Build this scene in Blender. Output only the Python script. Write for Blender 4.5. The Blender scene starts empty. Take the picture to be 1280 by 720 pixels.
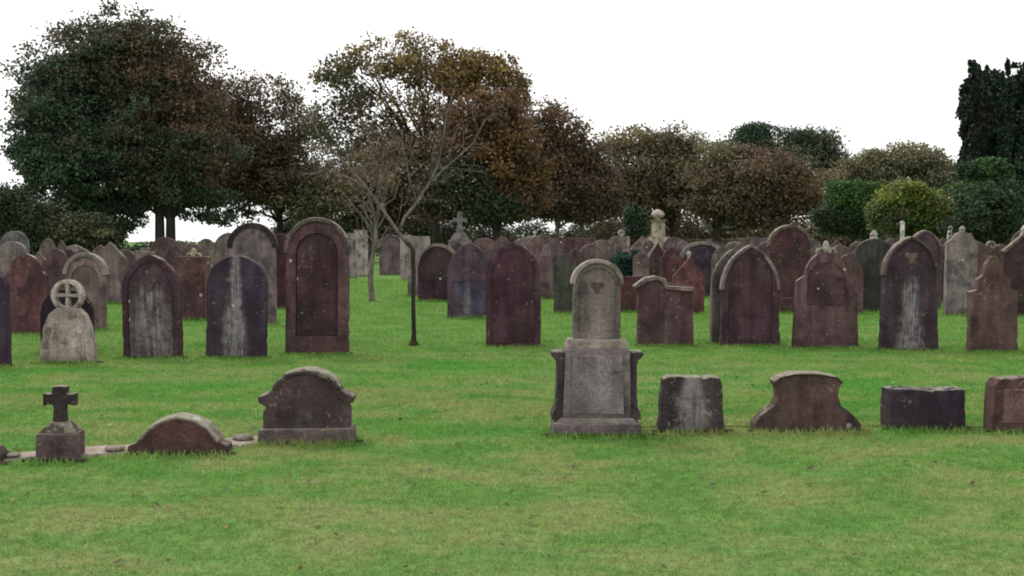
import bpy, bmesh, math, random
import numpy as np
from mathutils import Vector, noise as mnoise
random.seed(7); rng = np.random.default_rng(11)
S = bpy.context.scene; C = S.collection
R = math.radians

# ------------------------------------------------------------------ camera
F, CX, CY, HOR, H = 1400.0, 640.0, 360.0, 301.0, 1.6
PITCH = math.atan((CY - HOR) / F)
cam = bpy.data.cameras.new('camera'); co = bpy.data.objects.new('camera', cam); C.objects.link(co)
cam.sensor_width = 36; cam.lens = F / 1280 * 36; cam.clip_end = 4000; cam.clip_start = .1
co.location = (0, 0, H); co.rotation_euler = (math.pi / 2 - PITCH, 0, 0)
S.camera = co

def ray(px, py):
    x, y = (px - CX) / F, -(py - CY) / F
    c, s = math.cos(PITCH), math.sin(PITCH)
    return Vector((x, c + y * s, -s + y * c))
def on_ground(px, py):
    r = ray(px, py); t = -H / r.z
    return r * t
def at(px, py, Y):
    r = ray(px, py); t = Y / r.y
    return Vector((r.x * t, Y, H + r.z * t))
def depth_of(py): return on_ground(640, py).y
def gh(x, y):
    k = max(0.0, min(1.0, (60 - y) / 20))
    return k * (.022 * mnoise.noise((x * .35, y * .45, 3.1)) + .014 * mnoise.noise((x * 1.1, y * 1.3, 9.7)))

# ------------------------------------------------------------------ materials
class NT:
    def __init__(s, name):
        s.m = bpy.data.materials.new(name); s.m.use_nodes = True
        s.t = s.m.node_tree; s.t.nodes.clear()
    def n(s, typ, **kw):
        nd = s.t.nodes.new(typ)
        for k, v in kw.items():
            if k.startswith('i_'):
                key = k[2:]
                key = int(key) if key.isdigit() else key
                nd.inputs[key].default_value = v
            else: setattr(nd, k, v)
        return nd
    def l(s, a, b): s.t.links.new(a, b)
    def val(s, x, sock):
        if isinstance(x, (int, float)): sock.default_value = x
        elif isinstance(x, tuple): sock.default_value = x
        else: s.l(x, sock)
    def math(s, op, a, b=0.0, c=None, clamp=False):
        nd = s.n('ShaderNodeMath', operation=op, use_clamp=clamp)
        s.val(a, nd.inputs[0]); s.val(b, nd.inputs[1])
        if c is not None: s.val(c, nd.inputs[2])
        return nd.outputs[0]
    def mix(s, fac, a, b, blend='MIX'):
        nd = s.n('ShaderNodeMix', data_type='RGBA', blend_type=blend)
        s.val(fac, nd.inputs[0]); s.val(a, nd.inputs[6]); s.val(b, nd.inputs[7])
        return nd.outputs[2]
    def noise(s, vec, scale, detail=4, rough=.55):
        nd = s.n('ShaderNodeTexNoise'); nd.inputs['Scale'].default_value = scale
        nd.inputs['Detail'].default_value = detail; nd.inputs['Roughness'].default_value = rough
        s.l(vec, nd.inputs['Vector']); return nd.outputs[0]
    def ramp(s, x, a, b, lo=0.0, hi=1.0):
        nd = s.n('ShaderNodeMapRange', interpolation_type='SMOOTHSTEP')
        s.val(x, nd.inputs[0]); s.val(a, nd.inputs[1]); s.val(b, nd.inputs[2]); nd.inputs[3].default_value = lo; nd.inputs[4].default_value = hi
        return nd.outputs[0]
    def attr(s, name):
        nd = s.n('ShaderNodeAttribute', attribute_type='OBJECT', attribute_name=name); return nd.outputs['Fac']
    def out(s, col, rough=.9, bump=None, bstr=.5, bdist=.01, spec=.25, transl=0):
        p = s.n('ShaderNodeBsdfPrincipled'); s.val(col, p.inputs['Base Color']); s.val(rough, p.inputs['Roughness'])
        p.inputs['Specular IOR Level'].default_value = spec
        if bump is not None:
            b = s.n('ShaderNodeBump'); b.inputs['Strength'].default_value = bstr; b.inputs['Distance'].default_value = bdist
            s.l(bump, b.inputs['Height']); s.l(b.outputs[0], p.inputs['Normal'])
        o = s.n('ShaderNodeOutputMaterial'); sh = p.outputs[0]
        if transl:
            tr = s.n('ShaderNodeBsdfTranslucent'); s.val(col, tr.inputs[0])
            mx = s.n('ShaderNodeMixShader'); mx.inputs[0].default_value = transl
            s.l(sh, mx.inputs[1]); s.l(tr.outputs[0], mx.inputs[2]); sh = mx.outputs[0]
        s.l(sh, o.inputs[0]); return s.m

def stone_material():
    t = NT('weathered_sandstone')
    tc = t.n('ShaderNodeTexCoord'); oi = t.n('ShaderNodeObjectInfo')
    off = t.n('ShaderNodeVectorMath', operation='ADD')
    cmb = t.n('ShaderNodeCombineXYZ'); r50 = t.math('MULTIPLY', oi.outputs['Random'], 60.0)
    for i in range(3): t.l(r50, cmb.inputs[i])
    t.l(tc.outputs['Object'], off.inputs[0]); t.l(cmb.outputs[0], off.inputs[1]); v = off.outputs[0]
    sep = t.n('ShaderNodeSeparateXYZ'); t.l(tc.outputs['Object'], sep.inputs[0])
    geo = t.n('ShaderNodeNewGeometry'); gs = t.n('ShaderNodeSeparateXYZ'); t.l(geo.outputs['Normal'], gs.inputs[0])
    st = t.n('ShaderNodeMapping'); t.l(v, st.inputs[0]); st.inputs['Scale'].default_value = (9, 9, .9)
    n1 = t.noise(v, 2.2, 7, .65); n2 = t.noise(v, 38, 4, .7); n3 = t.noise(st.outputs[0], 1.0, 5, .6); n4 = t.noise(v, 10, 8, .74)
    base = oi.outputs['Color']
    f = t.math('MULTIPLY', t.ramp(n1, .3, .7, .62, 1.4), t.ramp(n3, .3, .7, .72, 1.22))
    f = t.math('MULTIPLY', f, t.ramp(n2, .25, .75, .72, 1.28))
    sc = t.n('ShaderNodeVectorMath', operation='SCALE'); t.l(base, sc.inputs[0]); t.l(f, sc.inputs['Scale']); col = sc.outputs[0]
    # warm and cool drifts in the rock itself
    col = t.mix(t.ramp(t.noise(v, 1.3, 3), .45, .7, 0, .35), col, (.085, .075, .06, 1))
    # pale runs of leached stone
    sx = t.math('DIVIDE', t.math('SUBTRACT', sep.outputs[0], t.attr('stain_x')), t.math('MULTIPLY', t.math('MAXIMUM', t.attr('stain_w'), .01), t.math('MAXIMUM', t.math('MULTIPLY_ADD', t.math('SUBTRACT', t.attr('stain_top'), sep.outputs[2]), t.attr('stain_grow'), .45), .3)))
    g = t.math('POWER', 2.718, t.math('MULTIPLY', t.math('MULTIPLY', sx, sx), -1.0))
    dn = t.ramp(sep.outputs[2], t.attr('stain_top'), t.math('SUBTRACT', t.attr('stain_top'), .35))
    rag = t.math('ADD', t.math('MULTIPLY', t.math('SUBTRACT', n3, .5), 1.1), t.math('MULTIPLY', t.math('SUBTRACT', n4, .5), 1.3))
    sm = t.math('MULTIPLY', t.ramp(t.math('ADD', t.math('MULTIPLY', g, dn), t.math('MULTIPLY', rag, t.math('MULTIPLY_ADD', g, .55, .15))), .2, 1.1), t.math('MULTIPLY', t.attr('stain'), .75), clamp=True)
    st2 = t.n('ShaderNodeMapping'); t.l(v, st2.inputs[0]); st2.inputs['Scale'].default_value = (34, 34, 2.2)
    sm = t.math('MULTIPLY', sm, t.math('MULTIPLY', t.ramp(t.noise(st2.outputs[0], 1.0, 4, .65), .36, .6, .3, 1.1), t.ramp(n4, .38, .56, .45, 1.1)), clamp=True)
    col = t.mix(sm, col, (.28, .255, .262, 1))
    # soot in broad patches
    soot = t.ramp(t.noise(v, 3.4, 6, .65), .5, .66, 0, .62)
    col = t.mix(t.math('MULTIPLY', soot, t.math('SUBTRACT', 1.0, t.math('MULTIPLY', sm, .6))), col, (.026, .02, .023, 1))
    # lichen, mostly on ledges and tops
    up = t.math('MAXIMUM', gs.outputs[2], 0.0)
    thr = t.math('SUBTRACT', t.math('SUBTRACT', .69, t.math('MULTIPLY', up, .22)), t.attr('lichen'))
    lm = t.ramp(t.math('SUBTRACT', n4, thr), -.01, .07)
    lc = t.mix(t.ramp(t.noise(v, 14, 3), .4, .6), (.36, .34, .29, 1), (.25, .235, .15, 1))
    col = t.mix(t.math('MULTIPLY', lm, .8), col, lc)
    # bird lime and white lichen spots
    vo = t.n('ShaderNodeTexVoronoi'); vo.inputs['Scale'].default_value = 4.2; t.l(v, vo.inputs['Vector'])
    vs = t.n('ShaderNodeSeparateColor'); t.l(vo.outputs['Color'], vs.inputs[0])
    sp = t.math('MULTIPLY', t.math('LESS_THAN', vo.outputs['Distance'], .13), t.math('GREATER_THAN', vs.outputs[0], .86))
    col = t.mix(t.math('MULTIPLY', sp, t.ramp(n2, .3, .6, .3, .9)), col, (.6, .57, .56, 1))
    v2 = t.n('ShaderNodeTexVoronoi'); v2.inputs['Scale'].default_value = 17; wv = t.n('ShaderNodeVectorMath', operation='ADD'); ws = t.n('ShaderNodeVectorMath', operation='SCALE'); ws.inputs['Scale'].default_value = .12
    nc_ = t.n('ShaderNodeTexNoise'); nc_.inputs['Scale'].default_value = 25; t.l(v, nc_.inputs['Vector']); t.l(nc_.outputs['Color'], ws.inputs[0]); t.l(v, wv.inputs[0]); t.l(ws.outputs[0], wv.inputs[1]); t.l(wv.outputs[0], v2.inputs['Vector'])
    s2 = t.n('ShaderNodeSeparateColor'); t.l(v2.outputs['Color'], s2.inputs[0])
    spk = t.math('MULTIPLY', t.ramp(v2.outputs['Distance'], .34, .2), t.math('GREATER_THAN', s2.outputs[0], t.ramp(n1, .4, .62, .96, .72)))
    col = t.mix(t.math('MULTIPLY', spk, .6), col, t.mix(s2.outputs[1], (.3, .28, .24, 1), (.2, .2, .13, 1)))
    # algae close to the soil
    al = t.math('MULTIPLY', t.ramp(sep.outputs[2], .22, .0, 0, .55), t.ramp(n1, .35, .65, .2, 1))
    col = t.mix(al, col, (.05, .05, .028, 1))
    h = t.math('ADD', t.math('MULTIPLY', n2, .5), t.math('ADD', n4, t.math('MULTIPLY', n1, .8)))
    return t.out(col, .93, h, 1.0, .04, .2)
STONE = stone_material()

def ground_color(t):
    geo = t.n('ShaderNodeNewGeometry'); p = geo.outputs['Position']
    sep = t.n('ShaderNodeSeparateXYZ'); t.l(p, sep.inputs[0])
    mp = t.n('ShaderNodeMapping'); t.l(p, mp.inputs[0]); mp.inputs['Scale'].default_value = (.55, .8, 1)
    a = t.noise(mp.outputs[0], .75, 4, .6); b = t.noise(mp.outputs[0], 2.6, 5, .62); c = t.noise(p, 11, 4, .7)
    col = t.mix(t.ramp(b, .35, .65), (.088, .218, .04, 1), (.148, .265, .066, 1))
    near = t.ramp(sep.outputs[1], 20, 7.5, .2, 1)
    dry = t.math('MULTIPLY', t.ramp(t.math('ADD', t.math('MULTIPLY', a, .6), t.math('MULTIPLY', b, .45)), .47, .6), near)
    col = t.mix(t.math('MULTIPLY', dry, .62), col, (.235, .255, .1, 1))
    br = t.math('MULTIPLY', t.ramp(t.math('ADD', t.math('MULTIPLY', b, .6), t.math('MULTIPLY', c, .42)), .56, .68), near)
    col = t.mix(t.math('MULTIPLY', br, .62), col, (.22, .165, .095, 1))
    lush = t.ramp(a, .42, .3)
    col = t.mix(t.math('MULTIPLY', lush, .75), col, (.06, .226, .028, 1))
    col = t.mix(t.ramp(sep.outputs[1], 10, 5.5, 0, .26), col, (.2, .27, .1, 1))
    f = t.ramp(c, .25, .75, .75, 1.25)
    sc = t.n('ShaderNodeVectorMath', operation='SCALE'); t.l(col, sc.inputs[0]); t.l(f, sc.inputs['Scale'])
    return sc.outputs[0], c, p
def ground_material():
    t = NT('mown_turf'); col, c, p = ground_color(t)
    fine = t.noise(p, 60, 3, .7)
    dk = t.ramp(fine, .3, .7, .6, 1.1)
    sc = t.n('ShaderNodeVectorMath', operation='SCALE'); t.l(col, sc.inputs[0]); t.l(dk, sc.inputs['Scale'])
    return t.out(sc.outputs[0], .95, t.math('ADD', fine, c), .8, .03, .1)
def blade_material():
    t = NT('grass_blades'); col, c, p = ground_color(t)
    at_ = t.n('ShaderNodeAttribute', attribute_name='tint')
    col = t.mix(1.0, col, at_.outputs['Color'], 'MULTIPLY')
    return t.out(col, .7, None, spec=.15, transl=.3)
def leaf_material(name, transl=.2):
    t = NT(name); a = t.n('ShaderNodeAttribute', attribute_name='tint')
    return t.out(a.outputs['Color'], .65, None, spec=.2, transl=transl)
def bark_material(name, a, b):
    t = NT(name); tc = t.n('ShaderNodeTexCoord'); mp = t.n('ShaderNodeMapping'); t.l(tc.outputs['Object'], mp.inputs[0])
    mp.inputs['Scale'].default_value = (8, 8, 2); n = t.noise(mp.outputs[0], 1.6, 6, .65)
    return t.out(t.mix(t.ramp(n, .35, .65), a + (1,), b + (1,)), .95, n, .9, .03, .15)
def soil_material(name, a, b, scale):
    t = NT(name); geo = t.n('ShaderNodeNewGeometry'); n = t.noise(geo.outputs['Position'], scale, 7, .7); n2 = t.noise(geo.outputs['Position'], scale * 6, 4, .7)
    return t.out(t.mix(t.ramp(t.math('ADD', t.math('MULTIPLY', n, .6), t.math('MULTIPLY', n2, .4)), .38, .62), a + (1,), b + (1,)), .95, n2, .9, .03, .1)
TURF, BLADE = ground_material(), blade_material()
LEAF = leaf_material('tree_leaves'); NEEDLE = leaf_material('yew_needles', .05)
BARK = bark_material('dark_bark', (.022, .018, .016), (.05, .042, .036))
PALEBARK = bark_material('pale_bark', (.085, .072, .064), (.2, .175, .16))
SOIL = soil_material('worn_kerb', (.25, .2, .16), (.42, .35, .31), 6)
EARTH_SHADE = soil_material('earth_and_contact_shade', (.024, .02, .012), (.06, .05, .028), 9)  # dark earth colour, also used to paint contact shade at the stones' feet

# ------------------------------------------------------------------ mesh helpers
def link(name, me, mat, parent=None):
    o = bpy.data.objects.new(name, me); C.objects.link(o)
    if mat and not me.materials: me.materials.append(mat)
    if parent: o.parent = parent
    return o
def tag(o, label=None, cat=None, group=None, kind=None):
    for k, v in (('label', label), ('category', cat), ('group', group), ('kind', kind)):
        if v: o[k] = v
    return o
def empty(name, loc, rot=(0, 0, 0)):
    o = bpy.data.objects.new(name, None); C.objects.link(o); o.location = loc; o.rotation_euler = rot; o.empty_display_size = .2
    return o
def dense(pts, step=.07, chip=.012):
    out = []; n = len(pts)
    for i in range(n):
        a, b = Vector(pts[i]), Vector(pts[(i + 1) % n]); L = (b - a).length; k = max(1, int(L / step))
        for j in range(k):
            p = a.lerp(b, j / k)
            if chip and p.y > .1 and random.random() < .16: p = p * (1 - chip / max(.15, p.length) * random.uniform(.4, 1.6))
            out.append((p.x, p.y))
    return out
class MB:
    def __init__(s): s.bm = bmesh.new()
    def prism(s, pts, y0, y1):
        a = [s.bm.verts.new((x, y0, z)) for x, z in pts]; b = [s.bm.verts.new((x, y1, z)) for x, z in pts]
        s.bm.faces.new(a); s.bm.faces.new(b[::-1]); n = len(a)
        for i in range(n): s.bm.faces.new((a[i], b[i], b[(i + 1) % n], a[(i + 1) % n]))
        return s
    def strip(s, outer, inner, y0, y1, closed=False):
        n = len(outer); V = [[s.bm.verts.new((p[0], y, p[1])) for p in L] for y in (y0, y1) for L in (outer, inner)]
        fo, fi, bo, bi = V
        for i in range(n if closed else n - 1):
            j = (i + 1) % n
            for q in ((fo[i], fo[j], fi[j], fi[i]), (bo[i], bi[i], bi[j], bo[j]), (fo[i], bo[i], bo[j], fo[j]), (fi[i], fi[j], bi[j], bi[i])): s.bm.faces.new(q)
        if not closed:
            for i in (0, n - 1): s.bm.faces.new((fo[i], fi[i], bi[i], bo[i]))
        return s
    def box(s, x0, x1, y0, y1, z0, z1): return s.prism([(x0, z0), (x1, z0), (x1, z1), (x0, z1)], y0, y1)
    def frustum(s, w0, d0, w1, d1, z0, z1):
        a = [s.bm.verts.new((sx * w0 / 2, sy * d0 / 2, z0)) for sx, sy in ((-1, -1), (1, -1), (1, 1), (-1, 1))]
        b = [s.bm.verts.new((sx * w1 / 2, sy * d1 / 2, z1)) for sx, sy in ((-1, -1), (1, -1), (1, 1), (-1, 1))]
        s.bm.faces.new(a[::-1]); s.bm.faces.new(b)
        for i in range(4): s.bm.faces.new((a[i], a[(i + 1) % 4], b[(i + 1) % 4], b[i]))
        return s
    def tube(s, pts, rad, seg=8):
        rings = []
        for i, p in enumerate(pts):
            p = Vector(p); d = (Vector(pts[min(i + 1, len(pts) - 1)]) - Vector(pts[max(i - 1, 0)])).normalized()
            u = d.cross(Vector((.31, .95, .05))).normalized(); v = d.cross(u)
            rings.append([s.bm.verts.new(p + (u * math.cos(a) + v * math.sin(a)) * rad[i]) for a in (2 * math.pi * k / seg for k in range(seg))])
        for A, B in zip(rings, rings[1:]):
            for k in range(seg): s.bm.faces.new((A[k], A[(k + 1) % seg], B[(k + 1) % seg], B[k]))
        s.bm.faces.new(rings[0][::-1]); s.bm.faces.new(rings[-1]); return s
    def lathe(s, prof, seg=16, cx=0, cy=0):
        rings = [[s.bm.verts.new((cx + r * math.cos(2 * math.pi * k / seg), cy + r * math.sin(2 * math.pi * k / seg), z)) for k in range(seg)] for r, z in prof]
        for A, B in zip(rings, rings[1:]):
            for k in range(seg): s.bm.faces.new((A[k], A[(k + 1) % seg], B[(k + 1) % seg], B[k]))
        s.bm.faces.new(rings[0][::-1]); s.bm.faces.new(rings[-1]); return s
    def mesh(s, name, bevel=0, seg=2, smooth=False, wear=0):
        bm = s.bm
        bmesh.ops.recalc_face_normals(bm, faces=bm.faces)
        if bevel:
            es = [e for e in bm.edges if len(e.link_faces) == 2 and e.calc_face_angle(0) > .6]
            bmesh.ops.bevel(bm, geom=es, offset=bevel, segments=seg, affect='EDGES', profile=.6, clamp_overlap=True)
        if wear:
            for v in bm.verts:
                q = v.co * 5 + Vector((random.random() * .02, name.__len__() * 3.3, 0))
                v.co += Vector((mnoise.noise(q), mnoise.noise(q + Vector((7, 0, 0))) * .5, mnoise.noise(q + Vector((0, 7, 0))))) * wear
        me = bpy.data.meshes.new(name); bm.to_mesh(me); bm.free()
        if smooth:
            for p in me.polygons: p.use_smooth = True
        return me
def cut(me, pts, y0, y1):
    """carve a recess with the outline pts between y0 and y1"""
    a = bpy.data.objects.new('tmp_a', me); m = MB().prism(pts, y0, y1).mesh('tmp_cut'); b = bpy.data.objects.new('tmp_b', m)
    C.objects.link(a); C.objects.link(b)
    md = a.modifiers.new('b', 'BOOLEAN'); md.operation = 'DIFFERENCE'; md.object = b; md.solver = 'EXACT'
    bpy.context.view_layer.update()
    r = bpy.data.meshes.new_from_object(a.evaluated_get(bpy.context.evaluated_depsgraph_get()))
    bpy.data.objects.remove(a); bpy.data.objects.remove(b); bpy.data.meshes.remove(m)
    return r if len(r.polygons) > 6 else me

def arc(cx, cz, rx, rz, a0, a1, n):
    return [(cx + rx * math.cos(R(a0 + (a1 - a0) * i / n)), cz + rz * math.sin(R(a0 + (a1 - a0) * i / n))) for i in range(n + 1)]
def top_curve(kind, w, h, rise, z0=0):
    """points of the head of a stone from the right springing over to the left one"""
    zs = h - rise; hw = w / 2
    if kind == 'round': return arc(0, zs, hw, rise, 0, 180, 20)
    if kind == 'gothic':
        k = max((rise * rise - hw * hw) / w, 0.0); r = hw + k
        if rise < hw:   # drop arch with a soft point
            p = [(hw * math.cos(R(a)) ** .85, zs + rise * (math.sin(R(a)) * .8 + .2 * a / 90)) for a in np.linspace(0, 90, 11)]
        else:
            am = math.acos(min(1, k / r)); p = [(-k + r * math.cos(am * i / 10), zs + r * math.sin(am * i / 10)) for i in range(11)]
        p[-1] = (0, h)
        return p + [(-x, z) for x, z in p[-2::-1]]
    if kind == 'gable': return [(hw, zs), (0, h), (-hw, zs)]
    if kind == 'ogee':
        p = [(hw * (1 - s) + 0, zs + rise * (s * s * (3 - 2 * s) * .75 + .25 * s ** 4)) for s in np.linspace(0, 1, 12)]
        return p + [(-x, z) for x, z in p[-2::-1]]
    if kind == 'shoulder':
        s = w * .14; sub = top_curve('round', w - 2 * s, h, rise * .85)
        return [(hw, zs), (hw, zs + .02 * h), (hw - s, zs + .06 * h)] + sub + [(-hw + s, zs + .06 * h), (-hw, zs + .02 * h), (-hw, zs)]
    if kind == 'peak':
        s = w * .1; sub = top_curve('gothic', w - 2 * s, h, rise * .9)
        return [(hw, zs), (hw - s, zs + .05 * h)] + sub + [(-hw + s, zs + .05 * h), (-hw, zs)]
    if kind == 'step':
        r_ = [(hw, zs - .02), (hw * 1.04, zs), (hw * 1.04, zs + rise * .05), (hw * .74, zs + rise * .1), (hw * .66, zs + rise * .38), (hw * .44, zs + rise * .5), (hw * .32, zs + rise * .8), (hw * .1, h)]
        return r_ + [(-x, z) for x, z in r_[::-1]]
    if kind == 'flat': return [(hw, h - .02), (hw - .02, h), (-hw + .02, h), (-hw, h - .02)]
    if kind == 'slant': return [(hw, h - rise), (-hw * .2, h), (-hw, h - rise * .35)]
def outline(kind, w, h, rise, z0=0.0, flare=0.0):
    t = top_curve(kind, w, h, rise)
    c = [(-w / 2 - flare, z0), (w / 2 + flare, z0)] + t
    out = []
    for p in c:
        if not out or (abs(p[0] - out[-1][0]) + abs(p[1] - out[-1][1])) > 1e-4: out.append(p)
    return out
def offset(pts, d):
    n = len(pts); r = []
    for i in range(n):
        a, b = Vector(pts[max(i - 1, 0)]), Vector(pts[min(i + 1, n - 1)]); t = (b - a).normalized(); r.append((pts[i][0] + t.y * d, pts[i][1] - t.x * d))
    return r

# ------------------------------------------------------------------ setting: ground
def make_ground():
    ys = [-30, -10, -3, 0, 2] + list(np.arange(4, 20, .2)) + list(np.arange(20, 60, .8)) + [62, 66, 72, 80, 90, 105, 130, 170, 240, 400, 800, 1600]
    xs = [-1200, -500, -200, -90, -50, -32] + list(np.arange(-22, 22.1, .4)) + [32, 50, 90, 200, 500, 1200]
    V = [(x, y, gh(x, y)) for y in ys for x in xs]; nx = len(xs)
    Fc = [(j * nx + i, j * nx + i + 1, (j + 1) * nx + i + 1, (j + 1) * nx + i) for j in range(len(ys) - 1) for i in range(nx - 1)]
    me = bpy.data.meshes.new('ground'); me.from_pydata(V, [], Fc)
    for p in me.polygons: p.use_smooth = True
    tag(link('ground', me, TURF), kind='structure')
make_ground()

def tri_object(name, P, U, W, tint, mat, quad=False):
    """one mesh from blades (triangles) or leaves (rhombi). P base/centre, U long axis, W half width"""
    n = len(P)
    if quad: V = np.stack([P - U, P + W, P + U, P - W], 1).reshape(-1, 3); k = 4
    else: V = np.stack([P - W, P + W, P + U], 1).reshape(-1, 3); k = 3
    me = bpy.data.meshes.new(name); me.vertices.add(n * k); me.vertices.foreach_set('co', V.astype(np.float32).ravel())
    me.loops.add(n * k); me.loops.foreach_set('vertex_index', np.arange(n * k, dtype=np.int32))
    me.polygons.add(n); me.polygons.foreach_set('loop_start', np.arange(0, n * k, k, dtype=np.int32))
    try: me.polygons.foreach_set('loop_total', np.full(n, k, dtype=np.int32))
    except Exception: pass
    a = me.attributes.new('tint', 'FLOAT_COLOR', 'POINT')
    c = np.concatenate([tint, np.ones((n, 1))], 1); a.data.foreach_set('color', np.repeat(c, k, 0).astype(np.float32).ravel())
    me.update(calc_edges=True); me.materials.append(mat)
    return me

BASES = []      # (x, y, halfwidth) of stones, for the longer grass the mower leaves at their feet
def make_grass():
    P, Hh = [], []
    for y0, y1, dens, h in ((4.6, 8, 3400, .020), (8, 12, 2300, .024), (12, 18, 1100, .030), (18, 28, 460, .04), (28, 46, 150, .06)):
        hw = y1 * .46 + 2.0; n = int((y1 - y0) * 2 * hw * dens)
        x = rng.uniform(-hw, hw, n); y = rng.uniform(y0, y1, n); k = np.abs(x) < y * .46 + 2.0
        P.append(np.stack([x[k], y[k]], 1)); Hh.append(h * rng.uniform(.5, 1.5, k.sum()))
    for x, y, hw, hgt in BASES:
        n = int(hw * 620 * min(1, 14 / y)); a = rng.uniform(-hw - .06, hw + .06, n)
        P.append(np.stack([x + a, y - .115 - np.abs(rng.normal(0, .05, n))], 1)); Hh.append(hgt * rng.uniform(.4, 1.35, n))
    P = np.concatenate(P); h = np.concatenate(Hh); n = len(P)
    z = np.array([gh(a, b) for a, b in P]) - .003
    th = rng.uniform(0, 2 * np.pi, n); lean = np.abs(rng.normal(0, .6, n))
    U = np.stack([np.cos(th) * lean, np.sin(th) * lean, np.ones(n)], 1) * h[:, None]
    ph = rng.uniform(0, np.pi, n); w = .0022 + .00022 * P[:, 1] + .03 * h
    W = np.stack([np.cos(ph), np.sin(ph), np.zeros(n)], 1) * w[:, None]
    b = rng.uniform(1.05, 1.6, n); yl = rng.uniform(-.08, .2, n)
    tint = np.stack([b * (1 + yl), b, b * (1 - yl)], 1)
    me = tri_object('grass', np.concatenate([P, z[:, None]], 1), U, W, tint, BLADE)
    tag(link('grass', me, None), 'short mown grass with dry brown patches over the cemetery lawn', 'grass', kind='stuff')

def make_litter():
    n = 520; y = 5 + 9 * rng.random(n) ** 1.5; x = rng.uniform(-1, 1, n) * (y * .46 + 1.5)
    z = np.array([gh(a, b) for a, b in zip(x, y)]) + .022; s = rng.uniform(.008, .03, n)
    th = rng.uniform(0, 6.28, n); U = np.stack([np.cos(th), np.sin(th), rng.normal(0, .25, n)], 1) * s[:, None]
    W = np.stack([-np.sin(th), np.cos(th), rng.normal(0, .3, n)], 1) * s[:, None] * .6
    pal = np.array([(.09, .065, .03), (.15, .11, .045), (.06, .045, .025), (.55, .53, .45), (.2, .16, .05)])
    t = pal[rng.choice(5, n, p=[.34, .28, .25, .025, .105])] * rng.uniform(.7, 1.2, (n, 1))
    me = tri_object('fallen_leaves', np.stack([x, y, z], 1), U, W, t, LEAF, True)
    tag(link('fallen_leaves', me, None), 'brown and pale fallen leaves scattered on the front lawn', 'leaves', kind='stuff')

def strip_sheet(name, pts, width, mat, kind='structure', z=.012):
    V, Fc = [], []
    fine = []
    for a, b in zip(pts, pts[1:]):
        n = max(2, int((Vector(b) - Vector(a)).length / .12))
        fine += [Vector(a).lerp(Vector(b), i / n) for i in range(n)]
    fine.append(Vector(pts[-1]))
    for i, p in enumerate(fine):
        j0 = width * (.5 + .22 * mnoise.noise((p.x * 3, p.y * 3, 1))); j1 = width * (.5 + .25 * mnoise.noise((p.x * 2.5, p.y * 3, 5)))
        V += [(p.x, p.y - j0, gh(p.x, p.y - j0) - .02), (p.x, p.y - j0 + .015, gh(p.x, p.y - j0) + z), (p.x, p.y + j1 - .015, gh(p.x, p.y + j1) + z), (p.x, p.y + j1, gh(p.x, p.y + j1) - .02)]
    for i in range(len(fine) - 1):
        for k in range(3): Fc.append((i * 4 + k, (i + 1) * 4 + k, (i + 1) * 4 + k + 1, i * 4 + k + 1))
    me = bpy.data.meshes.new(name); me.from_pydata(V, [], Fc); return tag(link(name, me, mat), kind=kind)
gp = lambda px, py: tuple(on_ground(px, py).xy)
strip_sheet('gravel_path', [gp(-120, 585), gp(75, 568), gp(225, 559), gp(330, 551)], .36, SOIL, z=.02)
strip_sheet('earth_path', [gp(800, 533), gp(940, 534), gp(1100, 534), gp(1400, 534)], .06, EARTH_SHADE, z=.005)

# ------------------------------------------------------------------ stones
RED, DRED, PLUM, PURP, GREY, TAN, BROWN, PALE, GREEN = (.12, .052, .055), (.088, .036, .04), (.085, .043, .056), (.056, .037, .06), (.155, .132, .122), (.24, .212, .165), (.12, .082, .07), (.33, .3, .26), (.085, .09, .068)
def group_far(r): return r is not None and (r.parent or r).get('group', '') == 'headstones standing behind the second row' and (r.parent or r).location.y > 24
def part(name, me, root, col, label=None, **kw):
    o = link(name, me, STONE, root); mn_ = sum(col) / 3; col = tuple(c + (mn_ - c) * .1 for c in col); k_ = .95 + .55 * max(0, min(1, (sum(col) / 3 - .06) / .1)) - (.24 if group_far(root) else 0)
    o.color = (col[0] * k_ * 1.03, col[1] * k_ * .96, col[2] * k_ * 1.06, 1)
    o['stain'] = float(kw.get('stain', 0)); o['stain_x'] = float(kw.get('sx', 0)); o['stain_w'] = float(kw.get('sw', .12)); o['stain_top'] = float(kw.get('st', 1.0)); o['stain_grow'] = float(kw.get('sg', .7)); o['lichen'] = float(kw.get('lichen', 0))
    if label: o['label'] = label
    return o
def place(name, x, b, label, cat='headstone', group=None, rz=None, lean=None):
    g = on_ground(x, b)
    root = empty(name, (g.x, g.y, gh(g.x, g.y) - .03), (R(lean if lean is not None else random.uniform(-1.5, 1.5)), R(random.uniform(-1.0, 1.0)), R(rz if rz is not None else random.uniform(-5, 5))))
    tag(root, label, cat, group); return root, g.y
def mul(c, k): return tuple(v * k for v in c)

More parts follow.
